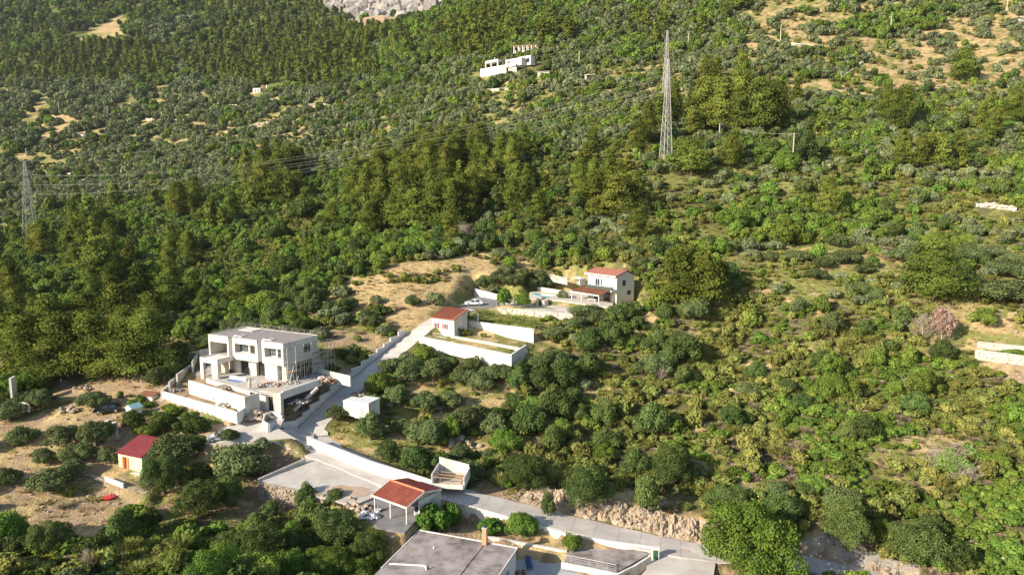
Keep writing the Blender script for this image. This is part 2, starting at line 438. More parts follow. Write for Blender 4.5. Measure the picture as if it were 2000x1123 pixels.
# ------------------------------------------------------------------ the setting: hillside, road, yards
def kind_region(px, py):
    return None
def pinside(px, py, poly):
    ins = np.zeros(np.shape(px), bool); n = len(poly)
    for i in range(n):
        ax, ay = poly[i]; bx, by = poly[(i + 1) % n]
        ins ^= ((ay > py) != (by > py)) & (px < (bx - ax) * (py - ay) / (by - ay + 1e-12) + ax)
    return ins
COVER = {'straw': (.44, .325, .165), 'grass': (.205, .205, .065), 'dirt': (.34, .245, .155), 'scrub': (.135, .125, .055), 'rock': (.33, .30, .27), 'lush': (.11, .15, .03), 'soil': (.27, .19, .12)}
# stretches of the hillside: outline in the photograph, share of the ground under trees, which trees, low growth, which, bare ground
KIND = ['pine', 'olive', 'oak', 'green']
LOW = ['broom', 'brush', 'green', 'grass', 'straw']
REG = [
 ('hillside', [(-3000, -3000), (5000, -3000), (5000, 4000), (-3000, 4000)], .55, (.0, .4, .34, .26), .6, (.4, .15, .2, .25, 0), {'grass': .5, 'scrub': .5}),
 ('valley', [(-600, 170), (0, 160), (360, 150), (620, 165), (900, 120), (1000, 180), (900, 330), (700, 330), (400, 400), (0, 460), (-600, 470)], .76, (.0, .80, .12, .08), .4, (.3, .1, .2, .4, 0), {'grass': .6, 'straw': .32, 'scrub': .08}),
 ('valley', [(60, 225), (340, 222), (560, 245), (620, 225), (560, 215), (640, 280), (430, 300), (240, 265), (60, 262)], .62, (.0, .85, .1, .05), .3, (.2, .1, .1, .5, .1), {'straw': .6, 'grass': .4}),
 ('forest', [(-600, -300), (0, -300), (640, -300), (640, 0), (740, 60), (900, 70), (760, 150), (640, 170), (560, 180), (360, 150), (330, 165), (0, 160), (-600, 160)], .92, (.5, .05, .15, .30), .6, (.2, 0, .6, .2, 0), {'lush': .6, 'scrub': .4}),
 ('forest', [(290, 40), (390, 30), (400, 80), (350, 150), (270, 130)], .92, (.0, .6, .3, .1), .4, (.2, 0, .6, .2, 0), {'lush': .6, 'scrub': .4}),
 ('forest', [(0, 95), (120, 85), (180, 60), (160, 100), (40, 120), (0, 160)], .92, (.05, .1, .2, .65), .4, (.2, 0, .6, .2, 0), {'lush': .6, 'scrub': .4}),
 ('dryslope', [(140, 82), (185, 55), (230, 34), (262, 42), (240, 70), (205, 88)], .05, (.0, 1, 0, 0), .1, (.3, .1, .1, .5, 0), {'straw': .8, 'grass': .2}),
 ('forest', [(10, 112), (150, 90), (330, 95), (335, 150), (200, 158), (20, 164)], 1.0, (1, 0, 0, 0), .2, (0, 0, .6, .4, 0), {'lush': .6, 'scrub': .4}),
 ('forest', [(360, 112), (480, 60), (640, 50), (735, 58), (725, 110), (590, 172), (430, 152), (370, 150)], 1.0, (.96, 0, .04, 0), .2, (0, 0, .6, .4, 0), {'lush': .6, 'scrub': .4}),
 ('forest', [(400, -60), (640, -60), (625, 78), (420, 72)], .98, (.8, 0, .2, 0), .2, (0, 0, .6, .4, 0), {'lush': .6, 'scrub': .4}),
 ('cliff', [(560, -60), (1000, -60), (905, 2), (872, 22), (800, 42), (765, 62), (700, 50), (640, 18), (600, -5)], .10, (.3, 0, .4, .3), .0, (0, 0, 0, 1, 0), {'rock': 1.0}),
 ('upper', [(770, 66), (900, 4), (960, -40), (1480, -40), (1500, 60), (1250, 130), (1060, 90), (930, 110), (760, 170), (700, 140)], .93, (.14, .12, .24, .5), .5, (.3, 0, .4, .3, 0), {'lush': .6, 'grass': .4}),
 ('upper', [(870, 75), (940, 20), (1010, 50), (1010, 92), (930, 108), (890, 150)], .95, (.8, 0, .1, .1), .5, (.3, 0, .4, .3, 0), {'lush': .6, 'grass': .4}),
 ('upper', [(1080, 0), (1480, -30), (1500, 60), (1330, 100), (1250, 140), (1090, 110)], .9, (.02, .55, .13, .3), .5, (.3, 0, .3, .4, 0), {'lush': .3, 'grass': .7}),
 ('middle', [(600, 180), (930, 110), (950, 155), (1060, 140), (1280, 130), (1300, 330), (900, 330), (640, 345)], .80, (.0, .68, .1, .22), .5, (.4, .1, .2, .3, 0), {'grass': .75, 'straw': .2, 'scrub': .05}),
 ('middle', [(780, 300), (830, 260), (880, 272), (860, 300), (820, 330), (770, 350)], .25, (.0, .6, .1, .3), .4, (.4, .1, .2, .3, 0), {'straw': .7, 'grass': .3}),
 ('middle', [(400, 250), (470, 255), (520, 230), (620, 215), (600, 240), (520, 260), (440, 290), (395, 275)], .35, (.0, .8, .1, .1), .4, (.4, .1, .2, .3, 0), {'straw': .7, 'grass': .3}),
 ('upright', [(1280, 130), (1480, 60), (2000, -60), (2600, -60), (2600, 200), (1280, 240)], .55, (.0, .72, .1, .18), .5, (.4, .1, .1, .4, 0), {'straw': .45, 'grass': .55}),
 ('upright', [(1470, -60), (2600, -60), (2600, 25), (1480, 22)], .6, (.0, .6, .1, .3), .5, (.4, .1, .1, .4, 0), {'straw': .5, 'grass': .5}),
 ('upright', [(1460, 20), (1620, 10), (1640, 80), (1830, 40), (2000, 25), (2600, 20), (2600, 150), (1880, 165), (1640, 192), (1500, 170), (1460, 100)], .22, (.0, .85, .05, .1), .5, (.12, .08, .0, .2, .6), {'straw': .7, 'grass': .3}),
 ('upright', [(1630, 55), (1760, 22), (1880, 20), (1850, 45), (1790, 68), (1650, 82)], .95, (.0, .2, .1, .7), .4, (.4, .1, .1, .4, 0), {'grass': 1}),
 ('upright', [(1290, 105), (1480, 105), (1680, 95), (1690, 130), (1560, 165), (1330, 190)], .62, (.0, .8, .1, .1), .4, (.4, .1, .1, .4, 0), {'straw': .5, 'grass': .5}),
 ('rightslope', [(1280, 215), (1700, 190), (2600, 165), (2600, 345), (1280, 345)], .70, (.03, .45, .28, .24), .7, (.45, .1, .2, .25, 0), {'grass': .7, 'scrub': .3}),
 ('pineclump', [(1345, 190), (1375, 140), (1450, 138), (1530, 170), (1535, 258), (1480, 262), (1380, 252)], .12, (.95, 0, .05, 0), .5, (.3, 0, .4, .3, 0), {'scrub': 1}),
 ('rightslope', [(1280, 340), (2600, 340), (2600, 480), (1280, 480)], .52, (.0, .47, .16, .37), .7, (.4, .1, .15, .35, 0), {'grass': .8, 'scrub': .2}),
 ('rightslope', [(1390, 405), (1560, 395), (1720, 385), (1740, 440), (1600, 450), (1520, 490), (1410, 450)], .92, (.02, .05, .1, .83), .8, (.3, .1, .5, .1, 0), {'grass': 1}),
 ('rightslope', [(1420, 475), (2600, 470), (2600, 605), (1420, 600)], .42, (.0, .66, .2, .14), .66, (.3, .1, .1, .45, .05), {'grass': .75, 'straw': .25}),
 ('scrubleft', [(100, 400), (400, 385), (700, 330), (960, 320), (930, 450), (800, 520), (640, 590), (540, 640), (330, 660), (-600, 610), (-600, 470), (0, 460)], .86, (.03, .10, .45, .42), .85, (.45, .05, .4, .1, 0), {'lush': .6, 'scrub': .4}),
 ('scrubleft', [(380, 480), (560, 420), (640, 430), (600, 500), (420, 600), (330, 610)], .5, (.03, .05, .42, .5), .95, (.7, .05, .25, 0, 0), {'lush': .4, 'scrub': .6}),
 ('pinebelt', [(690, 410), (740, 340), (830, 300), (900, 290), (955, 330), (950, 380), (890, 452), (800, 455), (720, 472)], .95, (.8, .0, .15, .05), .5, (.3, 0, .4, .3, 0), {'scrub': 1}),
 ('pinebelt', [(470, 352), (510, 320), (590, 330), (592, 400), (500, 412)], .92, (.85, .0, .1, .05), .5, (.3, 0, .4, .3, 0), {'scrub': 1}),
 ('pinebelt', [(140, 520), (175, 455), (240, 465), (250, 565), (150, 565)], .9, (.6, .0, .3, .1), .5, (.3, 0, .4, .3, 0), {'scrub': 1}),
 ('nearpines', [(-100, 640), (40, 610), (180, 600), (330, 580), (345, 650), (310, 730), (170, 745), (20, 740), (-100, 740)], .06, (.9, .0, .1, .0), .3, (.3, 0, .4, .3, 0), {'scrub': .5, 'soil': .5}),
 ('hilltop', [(930, 320), (1150, 300), (1285, 335), (1235, 445), (1000, 430), (940, 400)], .72, (.28, .12, .35, .25), .8, (.5, .2, .2, .1, 0), {'scrub': .8, 'grass': .2}),
 ('hilltop', [(1150, 330), (1250, 338), (1245, 425), (1150, 440)], .9, (.75, .0, .2, .05), .8, (.5, .2, .2, .1, 0), {'scrub': 1}),
 ('maquis', [(930, 440), (1290, 430), (1300, 530), (1110, 545), (985, 515), (930, 490)], .38, (.0, .3, .45, .25), .95, (.6, .3, .1, 0, 0), {'scrub': .6, 'straw': .2, 'grass': .2}),
 ('dryfield', [(615, 598), (690, 555), (780, 512), (930, 500), (975, 525), (905, 582), (845, 620), (800, 652), (700, 628)], .05, (.0, .9, .1, .0), .62, (.07, .1, 0, .08, .75), {'straw': 1}),
 ('drystrip', [(595, 632), (690, 655), (790, 656), (762, 690), (650, 672), (600, 655)], .0, (0, 1, 0, 0), .12, (.3, .2, 0, .3, .2), {'dirt': .7, 'straw': .3}),
 ('oliverow', [(535, 600), (640, 592), (745, 638), (740, 652), (640, 640), (570, 625)], .98, (.0, .85, .15, 0), .5, (.3, .1, .2, .4, 0), {'grass': .5, 'straw': .5}),
 ('maquis', [(1190, 600), (1300, 580), (1420, 590), (1650, 610), (2600, 610), (2600, 1300), (1400, 1300), (1400, 1010), (1200, 965), (1000, 970), (930, 930), (960, 870), (1050, 800), (1150, 700)], .27, (.0, .22, .56, .22), .97, (.62, .20, .18, 0, 0), {'scrub': .6, 'straw': .15, 'grass': .25}),
 ('maquis', [(1640, 720), (1850, 690), (2600, 700), (2600, 1300), (1780, 1100), (1700, 960), (1560, 900), (1500, 800)], .12, (.0, .05, .25, .7), 1.0, (.40, .08, .52, 0, 0), {'lush': .5, 'scrub': .5}),
 ('maquis', [(1760, 850), (1880, 840), (1920, 900), (1850, 960), (1750, 960), (1700, 900)], .02, (.0, .05, .25, .7), 1.0, (.4, .25, .1, .15, .1), {'straw': .5, 'grass': .5}),
 ('clearing', [(1860, 600), (2600, 590), (2600, 690), (1900, 680), (1850, 650)], .04, (.0, .7, .2, .1), .5, (.1, .05, .0, .5, .35), {'grass': .4, 'straw': .6}),
 ('dirtpatch', [(1900, 705), (2600, 700), (2600, 760), (1960, 750)], .02, (.0, .7, .2, .1), .4, (.3, .1, .05, .4, .15), {'dirt': .6, 'straw': .4}),
 ('terraceolives', [(690, 730), (770, 690), (1010, 725), (1040, 680), (1190, 610), (1190, 700), (1150, 800), (1050, 880), (960, 900), (860, 935), (700, 885), (760, 800)], .84, (.0, .6, .34, .06), .5, (.4, .15, .1, .3, .05), {'grass': .5, 'straw': .3, 'scrub': .2}),
 ('clearing', [(930, 775), (1010, 770), (1020, 800), (950, 800)], .05, (.0, 1, 0, 0), .2, (.3, .1, 0, .3, .3), {'straw': .9, 'grass': .1}),
 ('grassbank', [(598, 852), (640, 815), (700, 800), (745, 820), (770, 860), (800, 880), (850, 930), (720, 892)], .03, (.0, 1, 0, 0), .75, (.05, .05, .02, .5, .38), {'straw': .5, 'grass': .5}),
 ('roadbank', [(935, 930), (1000, 940), (1200, 955), (1420, 1000), (1420, 1070), (1280, 1040), (1100, 1000), (940, 965)], .02, (.0, 1, 0, 0), .35, (.25, .25, .0, .2, .3), {'dirt': .5, 'straw': .5}),
 ('roadbank', [(1560, 1035), (1640, 1050), (1760, 1095), (1850, 1123), (1700, 1123), (1570, 1085)], .0, (.0, 1, 0, 0), .15, (.25, .25, .0, .2, .3), {'dirt': .5, 'rock': .5}),
 ('dirtleft', [(-600, 850), (0, 830), (90, 790), (230, 795), (345, 905), (330, 990), (190, 1050), (60, 1060), (-600, 1030)], .03, (.0, .9, .1, .0), .55, (.05, .1, .0, .3, .55), {'dirt': .6, 'straw': .4}),
 ('dirtleft', [(90, 745), (320, 740), (330, 800), (100, 800)], .03, (.0, .9, .1, .0), .18, (.15, .2, .0, .3, .35), {'dirt': .8, 'straw': .2}),
 ('vines', [(230, 800), (300, 770), (400, 800), (440, 830), (420, 870), (330, 880), (240, 850)], .05, (.0, .1, .2, .7), .6, (.1, .05, .6, .2, .05), {'dirt': .3, 'lush': .4, 'scrub': .3}),
 ('bottomleft', [(-600, 1040), (60, 1060), (190, 1050), (330, 990), (500, 985), (690, 1000), (770, 1060), (760, 1300), (-600, 1300)], .22, (.0, .3, .45, .25), .95, (.32, .06, .42, .2, 0), {'lush': .5, 'grass': .5}),
 ('bottomleft', [(380, 1090), (560, 1080), (600, 1050), (700, 1070), (740, 1300), (380, 1300)], .6, (.0, .0, .15, .85), .95, (.1, .0, .7, .2, 0), {'lush': 1}),
 ('groveleft', [(290, 900), (560, 870), (560, 1000), (430, 1040), (320, 1000)], .12, (.0, .5, .5, .0), .55, (.15, .1, .25, .25, .25), {'soil': .4, 'grass': .3, 'straw': .3}),
 ('site', [(310, 790), (318, 760), (400, 715), (440, 690), (640, 690), (700, 740), (640, 790), (560, 820), (480, 822)], .0, (0, 1, 0, 0), .08, (.3, .2, .1, .2, .2), {'dirt': .6, 'soil': .3, 'rock': .1}),
 ('yard', [(590, 885), (770, 945), (860, 960), (1110, 1030), (1280, 1065), (1400, 1123), (1380, 1300), (700, 1300), (720, 1040), (690, 985), (500, 945)], .0, (0, 1, 0, 0), .12, (.2, .2, .1, .4, .1), {'soil': .6, 'straw': .3, 'dirt': .1}),
 ('yard', [(800, 655), (855, 615), (920, 560), (990, 518), (1110, 545), (1205, 565), (1245, 590), (1190, 610), (1130, 625), (1040, 690), (1000, 710)], .0, (0, 1, 0, 0), .05, (.2, 0, .2, .6, 0), {'grass': .6, 'straw': .4}),
 ('oliveterrace', [(925, 560), (985, 525), (1110, 552), (1095, 566), (1030, 568), (960, 572)], .9, (.0, .9, .1, 0), .4, (.3, .1, .1, .5, 0), {'grass': .6, 'straw': .4}),
 ('yard', [(915, 632), (976, 606), (1122, 622), (1040, 646)], .0, (0, 1, 0, 0), .6, (.0, 0, .05, .95, .0), {'grass': .6, 'lush': .4}),
]
def regions_of(x, y, z, warp=True):
    px, py, d = project(x, y, z)
    if warp:
        s = np.clip(d, 80, 2000) * 0.03
        k = FPX / d
        px = px + (vnoise(x, y, 9.0, 31) - .5) * 9 * k + (vnoise(x, y, 3.0, 33) - .5) * 2.5 * k
        py = py + ((vnoise(x, y, 9.0, 32) - .5) * 6 * k + (vnoise(x, y, 3.0, 34) - .5) * 2 * k) * .45
    out = np.zeros(np.shape(px), int)
    for i, r in enumerate(REG):
        if i: out[pinside(px, py, r[1])] = i
    return out

def make_ground():
    ys = [48.0]
    while ys[-1] < 1620:
        ys.append(ys[-1] + max(0.85, 0.0068 * ys[-1]))
    ys = np.array(ys)
    ss = np.linspace(-1.0, 1.0, 300); ss = ss * (0.9 + 0.12 * ss * ss)
    Y, S = np.meshgrid(ys, ss, indexing='ij')
    X = S * (Y * 0.97 + 22)
    Z = H(X, Y)
    nr, nc = Y.shape
    V = np.stack([X, Y, Z], -1).reshape(-1, 3)
    idx = np.arange(nr * nc).reshape(nr, nc)
    Fc = np.stack([idx[:-1, :-1], idx[:-1, 1:], idx[1:, 1:], idx[1:, :-1]], -1).reshape(-1, 4)
    me = bpy.data.meshes.new('hillside_ground')
    me.vertices.add(len(V)); me.vertices.foreach_set('co', V.astype(np.float32).ravel())
    me.loops.add(Fc.size); me.loops.foreach_set('vertex_index', Fc.astype(np.int32).ravel())
    me.polygons.add(len(Fc)); me.polygons.foreach_set('loop_start', np.arange(0, Fc.size, 4, dtype=np.int32))
    me.update(calc_edges=True)
    reg = regions_of(V[:, 0], V[:, 1], V[:, 2])
    rn = vnoise(V[:, 0], V[:, 1], 2.2, 41) * .6 + vnoise(V[:, 0], V[:, 1], 7.5, 42) * .4
    rn = np.clip((rn - .5) * 1.9 + .5, 0, .999)
    col = np.zeros((len(V), 4)); col[:, 3] = 1
    for i, r in enumerate(REG):
        k = reg == i
        if not k.any(): continue
        names = list(r[6]); cum = np.cumsum([r[6][n] for n in names]); cum = cum / cum[-1]
        pick = np.searchsorted(cum, rn[k])
        col[k, :3] = np.array([COVER[n] for n in names])[np.clip(pick, 0, len(names) - 1)]
    a = me.color_attributes.new('cover', 'FLOAT_COLOR', 'POINT')
    a.data.foreach_set('color', col.astype(np.float32).ravel())
    m, nt, b = _nodes('hillside_soil')
    N, L = nt.nodes, nt.links
    at = N.new('ShaderNodeVertexColor'); at.layer_name = 'cover'
    g = N.new('ShaderNodeNewGeometry')
    n1 = N.new('ShaderNodeTexNoise'); n1.inputs['Scale'].default_value = .55; n1.inputs['Detail'].default_value = 6; n1.inputs['Roughness'].default_value = .7
    n2 = N.new('ShaderNodeTexNoise'); n2.inputs['Scale'].default_value = 2.4; n2.inputs['Detail'].default_value = 4
    n3 = N.new('ShaderNodeTexNoise'); n3.inputs['Scale'].default_value = .10; n3.inputs['Detail'].default_value = 4
    for n in (n1, n2, n3): L.new(g.outputs['Position'], n.inputs['Vector'])
    mr = N.new('ShaderNodeMapRange'); mr.inputs['From Min'].default_value = .3; mr.inputs['From Max'].default_value = .7; mr.inputs['To Min'].default_value = .62; mr.inputs['To Max'].default_value = 1.35
    L.new(n1.outputs['Fac'], mr.inputs['Value'])
    mx = N.new('ShaderNodeMix'); mx.data_type = 'RGBA'; mx.blend_type = 'MULTIPLY'; mx.inputs['Factor'].default_value = 1
    L.new(at.outputs['Color'], mx.inputs['A']); L.new(mr.outputs[0], mx.inputs['B'])
    # greener wisps and pale stones over the base cover
    r2 = N.new('ShaderNodeValToRGB'); r2.color_ramp.elements[0].position = .52; r2.color_ramp.elements[1].position = .68
    L.new(n3.outputs['Fac'], r2.inputs['Fac'])
    f2 = N.new('ShaderNodeMath'); f2.operation = 'MULTIPLY'; f2.inputs[1].default_value = .35; L.new(r2.outputs['Color'], f2.inputs[0])
    mg = N.new('ShaderNodeMix'); mg.data_type = 'RGBA'; mg.inputs['B'].default_value = (.15, .155, .045, 1)
    L.new(f2.outputs[0], mg.inputs['Factor']); L.new(mx.outputs['Result'], mg.inputs['A'])
    vo = N.new('ShaderNodeTexVoronoi'); vo.inputs['Scale'].default_value = .75; L.new(g.outputs['Position'], vo.inputs['Vector'])
    r3 = N.new('ShaderNodeValToRGB'); r3.color_ramp.elements[0].position = .10; r3.color_ramp.elements[0].color = (1, 1, 1, 1); r3.color_ramp.elements[1].position = .17; r3.color_ramp.elements[1].color = (0, 0, 0, 1)
    L.new(vo.outputs['Distance'], r3.inputs['Fac'])
    ms = N.new('ShaderNodeMix'); ms.data_type = 'RGBA'; ms.inputs['B'].default_value = (.46, .42, .36, 1)
    L.new(r3.outputs['Color'], ms.inputs['Factor']); L.new(mg.outputs['Result'], ms.inputs['A'])
    L.new(ms.outputs['Result'], b.inputs['Base Color'])
    b.inputs['Roughness'].default_value = .97; b.inputs['Specular IOR Level'].default_value = .1
    bp = N.new('ShaderNodeBump'); bp.inputs['Distance'].default_value = .22; bp.inputs['Strength'].default_value = .9
    L.new(n2.outputs['Fac'], bp.inputs['Height']); L.new(bp.outputs[0], b.inputs['Normal'])
    me.materials.append(m)
    for p in me.polygons: p.use_smooth = True
    o = bpy.data.objects.new('hillside_ground', me); COL.objects.link(o)
    o['kind'] = 'structure'; o['label'] = 'scrub covered hillside of soil, dry grass and stones rising to the mountain'
    return o
ground = make_ground()

def sheet(name, pts, m, lift=0.0, label=None, sub=6):
    """thin paved sheet with an irregular edge, pts are world points"""
    mb = MB(); n = len(pts)
    poly = [(p[0], p[1]) for p in pts]; top = [p[2] + lift for p in pts]
    mb.prism(poly, [t - .25 for t in top], top)
    o = mb.build(name, m); o['kind'] = 'structure'
    if label: o['label'] = label
    return o
def make_road():
    mb = MB(); L, Rr = [], []
    n = len(ROAD)
    for i, p in enumerate(ROAD):
        a = ROAD[max(i - 1, 0)]; c = ROAD[min(i + 1, n - 1)]
        t = np.array((c[0] - a[0], c[1] - a[1])); t /= np.linalg.norm(t); nrm = np.array((-t[1], t[0]))
        wv = ROAD_W * (1 + .05 * math.sin(i * 1.7)) + (1.0 if 58 <= i <= 66 else 0)
        wl = wv + 1.3 * sstep((i - 43) / 4.0) * sstep((60 - i) / 4.0)
        L.append((p[0] + nrm[0] * wl, p[1] + nrm[1] * wl, p[2])); Rr.append((p[0] - nrm[0] * wv, p[1] - nrm[1] * wv, p[2]))
    vs = L + Rr + [(q[0], q[1], q[2] - .3) for q in L + Rr]
    fs = []
    for i in range(n - 1):
        fs += [(i, i + 1, n + i + 1, n + i), (2 * n + i, 2 * n + i + 1, i + 1, i), (n + i, n + i + 1, 3 * n + i + 1, 3 * n + i)]
    mb.add(vs, fs)
    m, nt, b = None, None, None
    o = mb.build('concrete_road', M['road']); o['kind'] = 'structure'; o['label'] = 'narrow pale concrete road climbing past the villas'
    # expansion joints across the slab
    j = MB()
    for i in range(3, n - 2, 2):
        p, q = Vector(L[i]), Vector(Rr[i]); t = Vector((ROAD[i + 1][0] - ROAD[i][0], ROAD[i + 1][1] - ROAD[i][1], ROAD[i + 1][2] - ROAD[i][2])).normalized() * .02
        up = Vector((0, 0, .004))
        j.add([p - t + up, q - t + up, q + t + up, p + t + up], [(0, 1, 2, 3)])
    jo = j.build('road_joint', M['asphalt']); jo['kind'] = 'structure'; jo['label'] = 'dark joints across the concrete road'
    return L, Rr
ROAD_L, ROAD_R = make_road()

# ------------------------------------------------------------------ foliage meshes
def quads_mesh(name, C, Nn, size, tint, m, stretch=1.0, rng=RNG):
    """a cloud of leaf sprays: each a bent pair of triangles round centre C facing Nn"""
    n = len(C)
    a = rng.normal(size=(n, 3)); a -= (a * Nn).sum(1, keepdims=True) * Nn; a /= np.linalg.norm(a, axis=1, keepdims=True) + 1e-9
    b = np.cross(Nn, a)
    sa = size * rng.uniform(.6, 1.25, (n, 1)) * stretch; sb = size * rng.uniform(.45, .95, (n, 1))
    bend = Nn * size * rng.uniform(-.3, .45, (n, 1))
    v0 = C - a * sa; v1 = C - b * sb + bend; v2 = C + a * sa * rng.uniform(.7, 1.1, (n, 1)); v3 = C + b * sb + bend * .4
    V = np.stack([v0, v1, v2, v3], 1).reshape(-1, 3)
    base = np.arange(n)[:, None] * 4
    T = np.concatenate([base + np.array([[0, 1, 2]]), base + np.array([[0, 2, 3]])], 1).reshape(-1, 3)
    return V, T, np.repeat(tint, 4)
def mesh_from(name, V, T, tint, m):
    me = bpy.data.meshes.new(name)
    me.vertices.add(len(V)); me.vertices.foreach_set('co', np.asarray(V, np.float32).ravel())
    me.loops.add(T.size); me.loops.foreach_set('vertex_index', np.asarray(T, np.int32).ravel())
    me.polygons.add(len(T)); me.polygons.foreach_set('loop_start', np.arange(0, T.size, 3, dtype=np.int32))
    me.update(calc_edges=True)
    at = me.attributes.new('tint', 'FLOAT', 'POINT'); at.data.foreach_set('value', np.asarray(tint, np.float32))
    me.materials.append(m)
    return me
def unit(n, rng):
    v = rng.normal(size=(n, 3)); return v / np.linalg.norm(v, axis=1, keepdims=True)
def lumpy_crown(name, m, seed, nq, leaf, lumps=18, squash=.85, lr=(.26, .46), spread=.66, low=.02):
    """dome of rounded clumps, unit radius, base at z = 0, about 1.7 high"""
    rng = np.random.default_rng(seed)
    cs = []
    for i in range(lumps):
        d = unit(1, rng)[0]; d[2] = abs(d[2]) * 1.1 - .35
        r = spread * rng.uniform(.55, 1.08) if i else 0
        cs.append(d * r * np.array([1, 1, squash]))
    cs = np.array(cs); rad = rng.uniform(lr[0], lr[1], lumps); rad[0] = .55
    asym = 1 + .25 * rng.normal(size=2); cs[:, :2] *= np.clip(asym, .7, 1.3)
    cs[:, 2] += .66 * squash
    per = (rad ** 2) / (rad ** 2).sum()
    Cs, Ns, Ts = [], [], []
    lt = rng.uniform(.15, .85, lumps)
    for i in range(lumps):
        k = max(8, int(nq * per[i] * 1.9))
        d = unit(k, rng); d[:, 2] = np.where(rng.random(k) < .35, np.abs(d[:, 2]), d[:, 2])
        rr = rad[i] * (1 - .38 * rng.random(k) ** 2)
        p = cs[i] + d * rr[:, None] * np.array([1, 1, .9])
        ins = ((p[:, None] - cs[None]) ** 2).sum(-1) < (rad[None] * .70) ** 2
        ins[:, i] = False
        keep = ~ins.any(1) & (p[:, 2] > low)
        p, d = p[keep], d[keep]
        nn = d + rng.normal(size=d.shape) * .42; nn[:, 2] += .15
        Cs.append(p); Ns.append(nn); Ts.append(np.clip(lt[i] + rng.normal(size=len(p)) * .15, 0, 1))
    # loose sprigs that break the outline
    k = nq // 10
    i = rng.integers(0, lumps, k); d = unit(k, rng); d[:, 2] = np.abs(d[:, 2]) * .8
    Cs.append(cs[i] + d * (rad[i] * rng.uniform(1.0, 1.28, k))[:, None]); Ns.append(unit(k, rng)); Ts.append(rng.uniform(.3, 1, k))
    # twigs inside, the crown's inner shade painted in as a darker tint
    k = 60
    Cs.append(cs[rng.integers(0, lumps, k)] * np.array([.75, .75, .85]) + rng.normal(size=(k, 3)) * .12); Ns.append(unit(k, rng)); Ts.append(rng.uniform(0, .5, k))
    C = np.concatenate(Cs); Nn = np.concatenate(Ns); Nn /= np.linalg.norm(Nn, axis=1, keepdims=True); T = np.concatenate(Ts)
    sz = np.full(len(C), leaf); sz[-60:] = leaf * 2.6
    C[:, 2] = np.maximum(C[:, 2], low * .6)
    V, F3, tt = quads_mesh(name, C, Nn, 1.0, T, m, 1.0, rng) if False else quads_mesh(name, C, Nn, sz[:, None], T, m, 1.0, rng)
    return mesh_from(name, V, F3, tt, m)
def pine_crown(name, m, seed, nq, leaf, shape=0):
    """irregular aleppo pine: tiers of boughs with upturned tufts; unit height, radius about .26"""
    rng = np.random.default_rng(seed)
    nb = 46 if nq > 900 else 26
    Cs, Ns, Ts = [], [], []
    lean = rng.normal(size=2) * .03
    for i in range(nb):
        t = (i + rng.random()) / nb
        z = .16 + .80 * t
        if shape == 0: prof = (1 - t) ** .75 * .28 + .035
        elif shape == 1: prof = .25 * (1 - abs(t - .35) ** 1.6 * 1.5) if t < .8 else .25 * (1 - t) * 2.4 + .02
        else: prof = .20 * math.sin(math.pi * (.25 + .7 * t)) + .03
        prof *= rng.uniform(.7, 1.18)
        an = i * 2.4 + rng.normal() * .5
        dirv = np.array([math.cos(an), math.sin(an), 0])
        k = max(10, int(nq / nb))
        s = rng.random(k) ** .6
        w = .040 + .022 * (1 - t)
        p = dirv[None] * (prof * s)[:, None] + np.stack([rng.normal(size=k) * w, rng.normal(size=k) * w, rng.normal(size=k) * .030], 1)
        p[:, 2] += z + .10 * s * (prof / .28) * (.3 + .4 * t) - .02
        p[:, :2] += lean * z
        nn = np.stack([dirv[0] * .85 + rng.normal(size=k) * .36, dirv[1] * .85 + rng.normal(size=k) * .36, .40 + rng.normal(size=k) * .32], 1)
        Cs.append(p); Ns.append(nn); Ts.append(np.clip(rng.uniform(.1, .9) + rng.normal(size=k) * .1, 0, 1))
    C = np.concatenate(Cs); Nn = np.concatenate(Ns); Nn /= np.linalg.norm(Nn, axis=1, keepdims=True)
    V, F3, tt = quads_mesh(name, C, Nn, np.full((len(C), 1), leaf), np.concatenate(Ts), m, 1.35, rng)
    return mesh_from(name, V, F3, tt, m)
def tuft(name, m, seed, nb, up=1.2, width=.11, splay=.75):
    """bush of thin upright shoots, unit radius"""
    rng = np.random.default_rng(seed)
    an = rng.uniform(0, 6.283, nb); r0 = rng.random(nb) ** .6 * .45; sp = rng.uniform(.1, splay, nb)
    hh = rng.uniform(.55, 1.0, nb) * up * (1 - .25 * sp)
    d = np.stack([np.cos(an), np.sin(an)], 1)
    base = np.c_[d * r0[:, None], np.zeros(nb)]
    mid = np.c_[d * (r0 + sp * .35)[:, None], hh * .6]
    tip = np.c_[d * (r0 + sp)[:, None] + rng.normal(size=(nb, 2)) * .08, hh]
    sd = np.c_[-d[:, 1], d[:, 0], np.zeros(nb)] + rng.normal(size=(nb, 3)) * .4
    sd /= np.linalg.norm(sd, axis=1, keepdims=True)
    w = width * rng.uniform(.6, 1.3, (nb, 1))
    V = np.stack([base, mid - sd * w, mid + sd * w, tip], 1).reshape(-1, 3)
    b = np.arange(nb)[:, None] * 4
    T = np.concatenate([b + np.array([[0, 2, 1]]), b + np.array([[1, 2, 3]])], 1).reshape(-1, 3)
    tt = np.repeat(np.clip(rng.uniform(.3, .7) + rng.normal(size=nb) * .3, 0, 1), 4)
    return mesh_from(name, V, T, tt, m)
